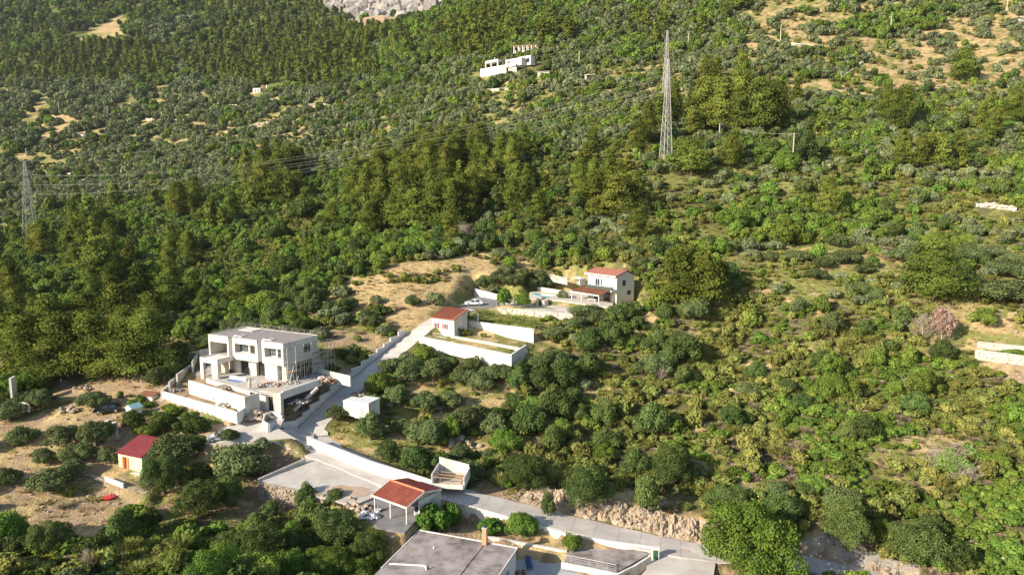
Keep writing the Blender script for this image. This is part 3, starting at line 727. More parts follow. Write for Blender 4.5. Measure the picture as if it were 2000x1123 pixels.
def trunk_mesh(name, seed, h, r, limbs=3, spread=.5, low=.45):
    rng = random.Random(seed); mb = MB()
    p = Vector((0, 0, -.06)); q = Vector((rng.uniform(-.05, .05), rng.uniform(-.05, .05), h * low))
    mb.bar(p, q, r, 6, r * .75)
    for i in range(limbs):
        a = i * 6.28 / limbs + rng.uniform(-.4, .4)
        e = Vector((math.cos(a) * spread, math.sin(a) * spread, h * rng.uniform(.85, 1.1)))
        mdl = q.lerp(e, .5) + Vector((0, 0, h * .06))
        mb.bar(q, mdl, r * .6, 5, r * .42); mb.bar(mdl, e, r * .42, 4, r * .15)
    me = bpy.data.meshes.new(name); me.from_pydata(mb.v, [], mb.f); me.update(); me.materials.append(M['bark']); return me
def pine_trunk(name, seed):
    rng = random.Random(seed); mb = MB()
    mb.bar((0, 0, -.03), (rng.uniform(-.01, .01), 0, .45), .020, 6, .014); mb.bar((0, 0, .45), (0, rng.uniform(-.01, .01), .93), .014, 5, .004)
    for i in range(9):
        z = .18 + .07 * i; a = i * 2.4
        mb.bar((0, 0, z), (math.cos(a) * .2 * (1 - i / 14), math.sin(a) * .2 * (1 - i / 14), z + .05), .006, 4, .002)
    me = bpy.data.meshes.new(name); me.from_pydata(mb.v, [], mb.f); me.update(); me.materials.append(M['bark']); return me

CROWN = {}
for k, sq in (('olive', .78), ('oak', .92), ('green', .95)):
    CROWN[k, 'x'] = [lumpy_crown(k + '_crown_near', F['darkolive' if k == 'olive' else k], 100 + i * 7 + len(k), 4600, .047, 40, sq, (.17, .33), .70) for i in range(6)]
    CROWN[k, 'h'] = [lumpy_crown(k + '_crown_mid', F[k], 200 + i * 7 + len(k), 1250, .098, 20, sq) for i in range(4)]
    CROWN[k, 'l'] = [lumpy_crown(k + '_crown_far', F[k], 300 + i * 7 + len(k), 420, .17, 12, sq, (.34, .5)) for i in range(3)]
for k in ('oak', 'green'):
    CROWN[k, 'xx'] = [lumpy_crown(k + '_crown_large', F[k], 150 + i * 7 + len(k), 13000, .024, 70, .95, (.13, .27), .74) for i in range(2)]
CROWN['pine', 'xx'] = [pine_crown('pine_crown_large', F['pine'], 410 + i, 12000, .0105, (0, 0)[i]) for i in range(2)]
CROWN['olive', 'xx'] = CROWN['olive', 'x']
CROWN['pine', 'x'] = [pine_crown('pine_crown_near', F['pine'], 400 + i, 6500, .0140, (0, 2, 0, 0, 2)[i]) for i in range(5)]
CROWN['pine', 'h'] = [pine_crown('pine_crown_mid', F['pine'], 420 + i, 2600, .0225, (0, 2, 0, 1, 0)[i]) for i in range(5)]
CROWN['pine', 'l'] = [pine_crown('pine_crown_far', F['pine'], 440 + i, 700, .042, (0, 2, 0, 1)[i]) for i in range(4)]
TRUNK = {'olive': [trunk_mesh('olive_trunk', i, .95, .10) for i in range(3)], 'oak': [trunk_mesh('oak_trunk', 10 + i, .95, .09) for i in range(3)],
         'green': [trunk_mesh('bush_trunk', 20 + i, .95, .07) for i in range(3)], 'pine': [pine_trunk('pine_trunk', i) for i in range(3)]}
TUFT = {'broom': [tuft('broom_tuft', F['broom'], 500 + i, 340, 1.0, .040, .8) for i in range(2)] + [lumpy_crown('broom_puff', F['broom'], 505 + i, 300, .15, 9, .8, (.26, .5), .6) for i in range(3)],
        'brush': [tuft('dry_brush', F['brush'], 520 + i, 240, .9, .034, .9) for i in range(3)],
        'grass': [tuft('grass_tuft', F['grass'], 540 + i, 26, .8, .11, .9) for i in range(3)],
        'straw': [tuft('straw_tuft', F['straw'], 560 + i, 26, .85, .10, .95) for i in range(3)]}

# ------------------------------------------------------------------ planting
# trees of the foreground one by one: kind, spot in the photograph (middle, foot), width and height in its pixels
SPECIAL = [
 ('walnut',1462,1120,190,152),('fig',842,1036,62,58),('fig',884,1030,44,52),('fig',958,1040,48,30),('green',1021,1050,60,55),('green',1118,1078,42,40),
 ('oak',1070,1008,40,52),('oak',1025,958,105,78),('oak',1150,985,118,80),('oak',1262,1000,72,85),('oak',1315,945,105,85),('oak',1275,852,72,72),
 ('oak',1655,1070,110,110),('oak',1790,1098,130,85),('oak',1870,1110,70,60),('olive',1645,1000,80,60),('oak',1420,1000,95,60),('oak',1525,1015,80,62),
 ('olive',658,818,46,32),('olive',725,858,66,66),('oak',760,902,62,48),('oak',810,918,80,52),('oak',850,920,60,44),('olive',835,868,80,58),('green',880,858,46,52),('olive',900,905,60,50),
 ('olive',920,840,80,58),('olive',962,850,62,50),('oak',1005,800,40,36),('olive',775,790,62,46),('olive',828,800,56,46),('olive',880,795,62,40),('olive',930,760,70,44),
 ('olive',985,742,60,36),('oak',1020,735,44,34),('olive',800,745,70,50),('olive',850,735,74,46),('olive',905,750,62,46),('olive',960,745,60,40),('olive',770,730,60,40),('oak',1035,850,80,66),('oak',1085,820,72,70),('oak',1100,760,70,62),
 ('oak',1150,740,72,62),('oak',1055,765,60,54),('oak',1150,690,62,56),('oak',1195,680,64,58),('oak',1010,760,52,46),('oak',1080,880,64,54),('olive',1085,665,66,36),('oak',1215,632,58,44),('olive',1145,622,56,34),
 ('oak',1332,705,84,62),('oak',1300,718,56,40),('olive',1275,735,66,50),('oak',1335,750,44,44),('olive',1355,625,70,52),('green',1465,640,34,38),('green',1280,605,30,40),('oak',1180,830,60,55),
 ('olive',1625,650,46,52),('olive',1560,612,46,40),('green',1605,610,30,36),('green',1710,720,36,40),('oak',1755,650,34,34),('olive',1960,592,110,56),('olive',1895,515,64,44),('olive',1960,540,80,44),('olive',1650,515,56,32),('olive',1560,512,60,28),('olive',1760,510,60,34),('olive',1690,535,50,24),('olive',1595,545,40,26),
 ('olive',470,930,115,78),('oak',320,965,100,85),('olive',345,905,100,70),('oak',390,1010,110,80),('oak',440,985,80,60),('oak',240,1060,80,72),('oak',180,1090,80,50),('oak',95,1075,90,64),('oak',40,1050,50,40),
 ('olive',98,958,86,50),('olive',140,930,60,40),('olive',15,945,56,40),('olive',85,905,50,38),('olive',125,868,72,44),('olive',190,870,66,60),('olive',150,900,60,42),('olive',215,905,50,40),('olive',45,865,60,40),('olive',20,820,60,44),('olive',50,795,50,36),
 ('olive',182,797,60,38),('olive',80,795,52,44),('olive',305,752,54,44),('oak',260,838,50,40),('oak',320,845,64,46),('oak',375,848,70,44),('green',285,852,44,26),('green',350,872,60,26),('green',390,880,40,30),('olive',447,862,38,32),('olive',510,880,32,30),
 ('oak',610,1040,80,70),('oak',655,1070,100,80),('oak',720,1100,90,72),('oak',600,1000,52,60),('oak',655,985,46,34),('oak',510,1100,110,80),('oak',450,1100,90,70),('green',640,1123,90,60),('green',560,1123,80,50),('green',700,1123,60,40),('green',430,1123,90,40),('green',350,1110,70,40),
 ('pine',1320,602,66,116),('pine',1374,606,74,112),('pine',1346,578,50,100),('pine',1822,588,112,115),('pine',1402,580,44,70),('pine',1880,160,48,62),('pine',1245,470,40,60),('pine',1350,345,70,70),('pine',1425,330,40,60),
 ('pine',60,740,105,125),('pine',120,745,100,130),('pine',185,735,90,130),('pine',245,742,100,120),('pine',290,735,90,130),('pine',20,690,70,90),('pine',100,670,80,90),('pine',170,655,80,85),('pine',240,650,80,95),('pine',300,660,70,90),('pine',330,620,60,80),('pine',205,740,70,80),
 ('pine',195,570,72,105),('pine',215,585,40,70),('pine',30,600,46,90),('pine',150,535,40,60),('pine',470,600,50,60),('green',500,585,60,50),
 ('pine',770,450,52,72),('pine',735,455,50,66),('pine',815,450,56,80),('pine',850,452,52,90),('pine',885,448,54,95),('pine',905,440,52,100),('pine',870,400,46,70),('pine',925,395,50,74),('pine',945,390,40,60),
 ('pine',500,405,46,62),('pine',540,405,56,68),('pine',515,395,44,70),('pine',575,395,36,60),('pine',485,380,32,50),
 ('pine',1375,255,60,100),('pine',1410,262,60,110),('pine',1450,255,64,110),('pine',1490,262,60,105),('pine',1515,250,50,90),('pine',1440,262,46,90),('pine',1475,235,50,80),('pine',1265,285,40,80),('pine',1245,300,36,60),
 ('pine',1165,425,56,90),('pine',1200,430,60,88),('pine',1232,420,50,84),('pine',1185,390,46,66),('pine',1048,435,44,64),('pine',1135,400,40,50),
 ('green',985,595,36,32),('green',1020,600,40,30),('olive',1098,584,26,20),('olive',945,562,42,30),('olive',975,556,44,32),('olive',1003,560,44,30),('olive',1032,562,42,28),('olive',1062,562,40,26),('olive',990,540,40,26),('olive',1022,546,40,26),('olive',1052,550,40,26),('olive',1082,560,36,24),('olive',962,574,36,22),('green',892,652,26,28),
 ('oak',595,430,72,44),('oak',545,470,60,40),('oak',640,470,60,40),('oak',700,500,60,40),('oak',560,540,64,44),('oak',600,580,60,40),('oak',1570,320,70,72),('green',1535,340,60,50),('green',1540,480,70,60),('green',1430,450,70,46),
]
LAND = [('maroon roofed cottage', 262, 895), ('red roofed carport', 795, 970), ('flat roofed house', 890, 1090), ('unfinished white villa', 505, 710), ('white metal shed', 700, 788),
        ('red roofed gatehouse', 882, 632), ('two storey villa', 1180, 560), ('tall lattice pylon', 1300, 230), ('pink dead pine', 1830, 630), ('right edge wall', 1960, 690),
        ('roofless enclosure', 888, 928), ('gravel yard', 590, 935), ('left lattice pylon', 52, 400), ('distant hillside villa', 985, 125), ('tiny far house', 510, 172),
        ('grey cliff', 770, 15), ('big roadside tree', 1465, 1050), ('red dead conifer', 370, 375), ('dry straw field', 780, 560), ('grey dead brush', 1840, 900), ('top straw slope', 1720, 120)]
DESC = {'pine': 'yellow green pine tree', 'olive': 'grey green olive tree', 'oak': 'dark evergreen bush', 'green': 'bright green leafy bush', 'walnut': 'large fresh green broadleaf tree', 'fig': 'deep green fig tree', 'broom': 'yellow green broom bush'}
NAME = {'pine': 'pine_tree', 'olive': 'olive_tree', 'oak': 'evergreen_bush', 'green': 'leafy_bush', 'walnut': 'broadleaf_tree', 'fig': 'fig_tree', 'broom': 'broom_bush'}
CAT = {'pine': 'pine tree', 'olive': 'olive tree', 'oak': 'bush', 'green': 'bush', 'walnut': 'tree', 'fig': 'fig tree', 'broom': 'broom bush'}
ORD = ['closest', 'second closest', 'third closest', 'fourth closest', 'fifth closest', 'sixth closest', 'seventh closest', 'eighth closest', 'ninth closest', 'tenth closest', 'eleventh closest', 'twelfth closest']

PLANTS = []                       # kind, x, y, z, radius, height, special
for s in SPECIAL:
    k, px, py, wpx, hpx = s
    q = onT(px, py); d = project(*q)[2]
    PLANTS.append((k, q[0], q[1], q[2], wpx * .54 * d / FPX, hpx * 1.04 * d / FPX, True))
KEEPOUT = []                      # circles round far houses, pylons, wall feet (x, y, r)
for px, py, rpx in [(945,148,24),(975,146,26),(1005,140,26),(1035,132,24),(1030,104,24),(518,178,26),(560,170,14),(735,48,22),(620,205,24),(458,210,16),(1065,152,16),(1150,158,14),(1300,308,16),(62,474,24),(62,488,22),(66,500,16),(1940,412,34),(1990,42,16),(1835,668,34),(372,392,10)]:
    q = onT(px, py); KEEPOUT.append((q[0], q[1], rpx * project(*q)[2] / FPX))
WALL_LINES = []                   # filled by the walls: polylines that plants keep clear of

def free_of_works(x, y, r, low=False):
    ok = np.ones(x.shape, bool)
    near = y < 215
    if near.any():
        xs, ys, rs = x[near], y[near], r[near]
        d, _ = line_d(xs, ys, ROAD)
        o = d > ROAD_W + rs * .75 + .15
        for k, (pl, co, bl) in PAD_XY.items():
            if k in ('strip', 'lawn', 'dirt', 'villagarden', 'bed') and low: continue
            o &= poly_sd(xs, ys, pl) > rs * .8 + .1
        for wl in WALL_LINES:
            dd, _ = line_d(xs, ys, wl)
            o &= dd > rs * .7 + .25
        t = ok[near]; t &= o; ok[near] = t
    for cx, cy, cr in KEEPOUT:
        ok &= np.hypot(x - cx, y - cy) > cr + r * .5
    return ok
def grid_pts(cell0, k, y0, y1, smax, rng):
    X, Y, C = [], [], []
    y = y0
    while y < y1:
        c = max(cell0, k * y)
        w = smax * y + 20
        n = int(2 * w / c)
        X.append(-w + (np.arange(n) + rng.uniform(.02, .98, n)) * c + rng.random() * c); Y.append(y + rng.uniform(-.45, .45, n) * c); C.append(np.full(n, c))
        y += c
    return np.concatenate(X), np.concatenate(Y), np.concatenate(C)
def scatter_trees():
    rng = np.random.default_rng(5)
    x, y, c = grid_pts(3.5, .0105, 60, 1420, .86, rng)
    z = H(x, y)
    reg = regions_of(x, y, z)
    occ = np.array([r[2] for r in REG])[reg]
    mix = np.cumsum(np.array([r[3] for r in REG]), 1)[reg]
    n = vnoise(x, y, 13.0, 51) * .6 + vnoise(x, y, 37.0, 52) * .4
    oe = occ + (n - .5) * 1.5 * np.where((occ > .12) & (occ < .96), 1 - np.abs(2 * occ - 1) ** 2 * .6, 0)
    groves = np.isin(np.array([r[0] for r in REG])[reg], ('valley', 'middle', 'upright', 'rightslope'))
    row = np.sin(6.283 * (y + x * .25 + (vnoise(x, y, 45.0, 57) - .5) * 30) / np.maximum(9.0, .024 * y))
    oe = np.where(groves, oe + .45 * row - .05, oe)
    keep = rng.random(len(x)) < oe
    u = np.clip((vnoise(x, y, 16.0, 53) - .5) * 2.0 + .5, 0, 1) * .45 + rng.random(len(x)) * .55
    u = np.clip((u - .5) * 1.35 + .5, 1e-4, .9999)
    kind = (u[:, None] > mix / mix[:, -1:]).sum(1)
    r = c * rng.uniform(.42, .76, len(x))
    h = np.zeros(len(x))
    big = rng.random(len(x)) ** 3
    r = r * (1 + .35 * big)
    h = r * np.choose(kind, [1, 1.42, 1.6, 1.6]) * rng.uniform(.85, 1.2, len(x))
    pn = kind == 0
    ph = np.where(y < 260, rng.uniform(7.5, 13, len(x)), rng.uniform(9, 18, len(x)))
    h = np.where(pn, ph, h); r = np.where(pn, ph * .25, r)
    keep &= ~(pn & (rng.random(len(x)) > np.where(c < 5, .5, .72)))
    keep &= free_of_works(x, y, r)
    for p in PLANTS[:len(SPECIAL)]:
        keep &= np.hypot(x - p[1], y - p[2]) > .72 * (np.minimum(p[4], 3.6) + r * .7)
    for i in np.nonzero(keep)[0]:
        PLANTS.append((KIND[kind[i]], x[i], y[i], z[i], r[i], h[i], False))
def points_object(name, pts, protos, label):
    """one object: prototypes instanced on points (real geometry of plants that stand in the scene)"""
    pts = np.asarray(pts, float)
    me = bpy.data.meshes.new(name)
    me.vertices.add(len(pts)); me.vertices.foreach_set('co', pts[:, :3].astype(np.float32).ravel())
    for nm, ty, data in (('sc', 'FLOAT_VECTOR', pts[:, 3:6]), ('rz', 'FLOAT', pts[:, 6]), ('pick', 'INT', None)):
        a = me.attributes.new(nm, ty, 'POINT')
        if ty == 'FLOAT_VECTOR': a.data.foreach_set('vector', data.astype(np.float32).ravel())
        elif ty == 'FLOAT': a.data.foreach_set('value', data.astype(np.float32))
        else: a.data.foreach_set('value', RNG.integers(0, len(protos), len(pts)).astype(np.int32))
    me.update()
    o = bpy.data.objects.new(name, me); COL.objects.link(o)
    ng = bpy.data.node_groups.new(name + '_scatter', 'GeometryNodeTree')
    ng.interface.new_socket('Geometry', in_out='INPUT', socket_type='NodeSocketGeometry')
    ng.interface.new_socket('Geometry', in_out='OUTPUT', socket_type='NodeSocketGeometry')
    N, L = ng.nodes, ng.links
    gi = N.new('NodeGroupInput'); go = N.new('NodeGroupOutput')
    jn = N.new('GeometryNodeJoinGeometry')
    for p in protos:
        oi = N.new('GeometryNodeObjectInfo'); oi.transform_space = 'ORIGINAL'; oi.inputs['Object'].default_value = p; oi.inputs['As Instance'].default_value = True
        L.new(oi.outputs['Geometry'], jn.inputs[0])
    ip = N.new('GeometryNodeInstanceOnPoints'); ip.inputs['Pick Instance'].default_value = True
    def attr(nm, ty):
        a = N.new('GeometryNodeInputNamedAttribute'); a.data_type = ty; a.inputs['Name'].default_value = nm
        return [s for s in a.outputs if s.enabled and s.name == 'Attribute'][0]
    L.new(gi.outputs[0], ip.inputs['Points']); L.new(jn.outputs[0], ip.inputs['Instance'])
    L.new(attr('pick', 'INT'), ip.inputs['Instance Index']); L.new(attr('sc', 'FLOAT_VECTOR'), ip.inputs['Scale'])
    cx = N.new('ShaderNodeCombineXYZ'); L.new(attr('rz', 'FLOAT'), cx.inputs['Z']); L.new(cx.outputs[0], ip.inputs['Rotation'])
    L.new(ip.outputs[0], go.inputs[0])
    md = o.modifiers.new('scatter', 'NODES'); md.node_group = ng
    o['kind'] = 'stuff'; o['label'] = label
    return o
PROTO = {}
def put_plant(kind, x, y, z, r, h, lod, i, label, group):
    rnd = random.Random(i * 7919 + 13)
    mk = 'green' if kind in ('fig', 'walnut') else kind
    rz = rnd.uniform(0, 6.28)
    if kind == 'broom':
        me = TUFT['broom'][i % 5]
        o = bpy.data.objects.new('broom_bush', me); COL.objects.link(o)
        o.location = (x, y, z - .05); o.rotation_euler = (0, 0, rz); o.scale = (r, r, h)
        return tag(o, label, CAT[kind], group), o
    e = empty(NAME[kind], (x, y, z), rz, label, CAT[kind], group)
    cr = CROWN[mk, lod][i % len(CROWN[mk, lod])]
    c = bpy.data.objects.new('crown', cr); COL.objects.link(c); c.parent = e
    t = bpy.data.objects.new('trunk', TRUNK[mk][i % 3]); COL.objects.link(t); t.parent = e
    if kind == 'pine':
        c.scale = (r / .26, r / .26, h); t.scale = (h, h, h)
    else:
        lift = .04 * h if kind == 'olive' else 0.0
        c.scale = (r, r * rnd.uniform(.85, 1.1), (h - lift) / 1.4); c.location = (0, 0, lift); t.scale = (r * .9, r * .9, h * .6)
    if kind == 'fig':
        c.data = FIGS[i % 2]
    if kind == 'walnut': c.data = WALNUT
    return e, c
FIGS = [lumpy_crown('fig_crown', F['fig'], 900 + i, 1100, .13, 16, .95) for i in range(2)]
WALNUT = lumpy_crown('walnut_crown', F['walnut'], 930, 15000, .026, 80, .95, (.12, .25), .76)
def plant_all():
    scatter_trees()
    P_ = PLANTS
    X = np.array([p[1] for p in P_]); Y = np.array([p[2] for p in P_]); Z = np.array([p[3] for p in P_]); Rr = np.array([p[4] for p in P_]); Hh = np.array([p[5] for p in P_])
    px, py, d = project(X, Y, Z + Hh * .5)
    inview = (px > -10) & (px < 2010) & (py > -5) & (py < 1130)
    size = np.where(inview, Rr * Hh / d ** 2, -1)
    size = size + np.array([1e3 if p[6] else 0 for p in P_])
    kinds = np.array([p[0] for p in P_])
    # low growth, the largest brooms become plants of their own
    rng = np.random.default_rng(6)
    x, y, c = grid_pts(1.42, .0064, 56, 620, .82, rng)
    z = H(x, y); reg = regions_of(x, y, z)
    occ = np.array([r[4] for r in REG])[reg]; mix = np.cumsum(np.array([r[5] for r in REG]), 1)[reg]
    n = vnoise(x, y, 6.0, 61) * .6 + vnoise(x, y, 19.0, 62) * .4
    oe = occ + (n - .5) * 1.1 * np.where((occ > .05) & (occ < 1.0), 1, .3)
    keep = rng.random(len(x)) < oe
    u = np.clip((vnoise(x, y, 7.0, 63) - .5) * 2.2 + .5, 0, 1) * .5 + rng.random(len(x)) * .5
    u = np.clip((u - .5) * 1.3 + .5, 1e-4, .9999)
    lk = (u[:, None] > mix / np.maximum(mix[:, -1:], 1e-6)).sum(1)
    lr = c * rng.uniform(.5, 1.12, len(x)) * np.choose(lk, [1.0, .85, .85, .6, .5])
    lh = lr * np.choose(lk, [1.0, .85, 1.05, .6, .65]) * rng.uniform(.75, 1.3, len(x)) * np.clip(2.3 / c, .6, 1)
    vr = np.exp(rng.normal(size=len(x)) * .28); lr = np.minimum(lr * vr * .98, np.maximum(1.7, c * .62)); lh = lh * vr ** .8
    keep &= free_of_works(x, y, lr, True)
    lx, ly, lz, lr, lh, lk = x[keep], y[keep], z[keep], lr[keep], lh[keep], lk[keep]
    lpx, lpy, ld = project(lx, ly, lz)
    lview = (lpx > 0) & (lpx < 2000) & (lpy > 0) & (lpy < 1123)
    bro = np.nonzero((lk == 0) & lview)[0]
    bro = bro[np.argsort(-(lr[bro] / ld[bro]))][:300]
    solo = []                                             # every plant that stands as its own object
    order = {}
    for k in ('pine', 'olive', 'oak', 'green', 'fig', 'walnut'):
        idx = np.nonzero((kinds == k) & (size > 0))[0]
        idx = idx[np.argsort(-size[idx])]
        order[k] = idx[:300]
        for rank, i in enumerate(order[k]):
            spx = 2 * Rr[i] * FPX / d[i]
            lod = 'xx' if spx > 95 else 'x' if spx > 40 or (k == 'pine' and spx > 34) else ('l' if rank >= len(order[k]) - 6 or spx < 14 else 'h')
            solo.append((k, i, px[i], py[i], X[i], Y[i], Z[i], Rr[i], Hh[i], lod))
    for i in bro:
        solo.append(('broom', int(i) + 500000, lpx[i], lpy[i], lx[i], ly[i], lz[i], lr[i], lh[i], 'h'))
    # what singles each one out: its kind, the nearest landmark, the side and the order of distance
    lab = {}
    buckets = {}
    plural = lambda k: DESC[k][:-4] + 'bushes' if DESC[k].endswith('bush') else DESC[k] + 's'
    for s in solo:
        dl = sorted((math.hypot(s[2] - a, (s[3] - b) * 1.25), nm, s[2] - a, s[3] - b) for nm, a, b in LAND)
        dd, nm, dx, dy = dl[0]
        side = ('right of' if dx > 0 else 'left of') if abs(dx) > abs(dy) * 1.2 else ('above' if dy < 0 else 'below')
        buckets.setdefault((s[0], nm, side, dl[1][1]), []).append((dd, s[1]))
    for (k, nm, side, nm2), lst in buckets.items():
        lst.sort()
        g = plural(k) + ' ' + side + ' the ' + nm
        for r_, (dd, i) in enumerate(lst):
            if r_ < len(ORD): lab[k, i] = ('%s %s %s %s, towards %s' % (ORD[r_], DESC[k], side, nm, nm2), g)
            else: lab[k, i] = ('%s further out %s %s, towards %s' % (DESC[k], side, nm, nm2), g + ' towards the ' + nm2)
    used = set()
    for s in solo:
        l, g = lab[s[0], s[1]]
        e, c = put_plant(s[0], s[4], s[5], s[6], s[7], s[8], s[9], int(s[1]), l, g)
        if s[0] not in ('broom', 'fig', 'walnut'):
            used.add(s[1]); PROTO.setdefault((s[0], s[9]), {}).setdefault(c.data.name, c)
        elif s[0] == 'broom':
            PROTO.setdefault(('broom', 'h'), {}).setdefault(c.data.name, c)
    title = {'pine': ('pine_forest', 'mass of further pine trees in the woods on the mountain slopes'), 'olive': ('olive_grove', 'mass of small grey green olive trees across the upper slopes'),
             'oak': ('evergreen_scrub', 'mass of dark evergreen bushes across the hillside'), 'green': ('leafy_scrub', 'mass of brighter green bushes across the hillside')}
    done = set()
    for k in order: done |= set(int(i) for i in order[k])
    rng = np.random.default_rng(8)
    for k in ('pine', 'olive', 'oak', 'green'):
        rest = np.array([i for i in np.nonzero(kinds == k)[0] if int(i) not in done])
        for lod in ('h', 'l'):
            sel = rest[(d[rest] < 190) | (py[rest] > 1130)] if lod == 'h' else rest[~((d[rest] < 190) | (py[rest] > 1130))]
            pr = list(PROTO.get((k, lod), {}).values())
            if not len(sel) or not pr: continue
            if k == 'pine': s3 = np.c_[Rr[sel] / .26, Rr[sel] / .26, Hh[sel]]
            else: s3 = np.c_[Rr[sel], Rr[sel], Hh[sel] / 1.4]
            points_object(title[k][0], np.c_[X[sel], Y[sel], Z[sel], s3, rng.uniform(0, 6.28, len(sel))], pr, title[k][1])
    # low growth: stuff
    solo_b = np.zeros(len(lx), bool); solo_b[bro] = True
    for j, nm in enumerate(LOW):
        sel = np.nonzero((lk == j) & ~solo_b)[0]
        if not len(sel): continue
        if nm == 'green':
            pr = list(PROTO['green', 'l'].values()); s3 = np.c_[lr[sel], lr[sel], lh[sel] * .7]
        elif nm == 'broom':
            pr = list(PROTO['broom', 'h'].values()); s3 = np.c_[lr[sel], lr[sel], lh[sel]]
        else:
            pr = []
            for q, me in enumerate(TUFT[nm]):
                i = sel[q]; o = bpy.data.objects.new(me.name, me); COL.objects.link(o)
                o.location = (lx[i], ly[i], lz[i]); o.scale = (lr[i], lr[i], lh[i]); o['kind'] = 'stuff'; o['label'] = {'brush': 'dry brown brushwood', 'grass': 'green grass clumps', 'straw': 'dry straw coloured grass'}[nm] + ' growing on the hillside'
                pr.append(o)
            s3 = np.c_[lr[sel], lr[sel], lh[sel]]
        points_object({'broom': 'broom_scrub', 'brush': 'dry_brushwood', 'green': 'bramble_scrub', 'grass': 'grass_cover', 'straw': 'straw_cover'}[nm],
                      np.c_[lx[sel], ly[sel], lz[sel] - .04, s3, rng.uniform(0, 6.28, len(sel))], pr,
                      {'broom': 'mass of yellow green broom tufts across the hillside', 'brush': 'dry brown brushwood between the broom', 'green': 'low bright green bramble over the slope', 'grass': 'green grass clumps on the slopes', 'straw': 'dry straw coloured grass on the slopes'}[nm])
    # loose stones on bare ground
    rng = np.random.default_rng(14); sx, sy, c = grid_pts(1.5, .011, 70, 520, .8, rng); sz = H(sx, sy); rg = regions_of(sx, sy, sz)
    pr_ = np.array([{'dirtleft': .30, 'dryfield': .16, 'drystrip': .5, 'dryslope': .2, 'upright': .12, 'roadbank': .4, 'maquis': .05, 'grassbank': .1, 'clearing': .12, 'dirtpatch': .25, 'vines': .2, 'terraceolives': .1, 'site': .3, 'valley': .05, 'middle': .05}.get(r[0], .02) for r in REG])[rg]
    sr = c * rng.lognormal(-2.1, .45, len(sx)); k_ = (rng.random(len(sx)) < pr_ * (.4 + 1.2 * vnoise(sx, sy, 8.0, 91))) & free_of_works(sx, sy, sr, True)
    sx, sy, sz, sr = sx[k_], sy[k_], sz[k_], sr[k_]; pr = []
    for q in range(4):
        mb = MB(); mb.rock((0, 0, .15), 1.0, .7, random.Random(q)); o = mb.build('loose_stone', M['stone']); o.location = (sx[q], sy[q], sz[q]); o.scale = (sr[q],) * 3; o['kind'] = 'stuff'; o['label'] = 'loose pale stone on the slope'; pr.append(o)
    points_object('loose_stones', np.c_[sx[4:], sy[4:], sz[4:], sr[4:], sr[4:], sr[4:], rng.uniform(0, 6.28, len(sx) - 4)], pr, 'loose pale stones lying on bare ground of the slopes')
    print('plants', len(P_), 'solo', len(solo), 'low', len(lx))

# ------------------------------------------------------------------ walls and yards
def za(x, y): return 280 + x / 3.996, 600 + y / 3.996
def zb(x, y): return 760 + x / 3.704, 480 + y / 3.704
def zc(x, y): return x / 3.996, 700 + y / 3.996
def zd(x, y): return 480 + x / 3.706, 820 + y / 3.706
def ze(x, y): return 720 + x / 2.778, 900 + y / 2.778
def zf(x, y): return 1000 + x / 4.762, 1000 + y / 4.762
def offs(pts, t):
    """mitred offset of a polyline to its left by t"""
    out = []; n = len(pts)
    for i in range(n):
        p = Vector(pts[i][:2])
        d1 = (p - Vector(pts[i - 1][:2])).normalized() if i else None
        d2 = (Vector(pts[i + 1][:2]) - p).normalized() if i < n - 1 else None
        d1 = d1 or d2; d2 = d2 or d1
        n1 = Vector((-d1.y, d1.x)); n2 = Vector((-d2.y, d2.x)); m = (n1 + n2)
        m = m.normalized() if m.length > 1e-4 else n1
        k = t / max(.35, m.dot(n1)); q = p + m * k
        out.append((q.x, q.y))
    return out
def wall_mesh(mb, W, thick, down, cap=0.0):
    """W: world points of the top of the visible face"""
    A = [(p[0], p[1]) for p in W]; B = offs(W, thick)
    n = len(W); zt = [p[2] for p in W]; dn = down if hasattr(down, '__len__') else [down] * n
    vs = [(A[i][0], A[i][1], zt[i]) for i in range(n)] + [(B[i][0], B[i][1], zt[i]) for i in range(n)] + [(A[i][0], A[i][1], zt[i] - dn[i]) for i in range(n)] + [(B[i][0], B[i][1], zt[i] - dn[i]) for i in range(n)]
    fs = []
    for i in range(n - 1):
        fs += [(i, i + 1, n + i + 1, n + i), (2 * n + i, 2 * n + i + 1, i + 1, i), (n + i, n + i + 1, 3 * n + i + 1, 3 * n + i), (3 * n + i, 3 * n + i + 1, 2 * n + i + 1, 2 * n + i)]
    fs += [(0, n, 3 * n, 2 * n), (n - 1, 3 * n - 1, 4 * n - 1, 2 * n - 1)]
    mb.add(vs, fs)
def wall(name, label, pts, thick=.25, down=2.0, m='white_wall', cat='wall', group=None, cap=False, conv=None):
    W = [onZ(*(conv(p[0], p[1]) if conv else p[:2]), p[2]) for p in pts]
    WALL_LINES.append(W)
    o0 = W[0]
    mb = MB(); wall_mesh(mb, W, thick, down)
    o = mb.build(name, M[m], None, tuple(o0)); tag(o, label, cat, group)
    if cap:
        c = MB(); W2 = [(p[0], p[1], p[2] + .08) for p in W]
        W3 = [(*q, p[2]) for q, p in zip(offs(W2, -.05), W2)]
        wall_mesh(c, W3, thick + .10, .077)
        co = c.build('coping', M['plaster'], o)
        for v in co.data.vertices: v.co -= Vector(tuple(o0))
    return o, W
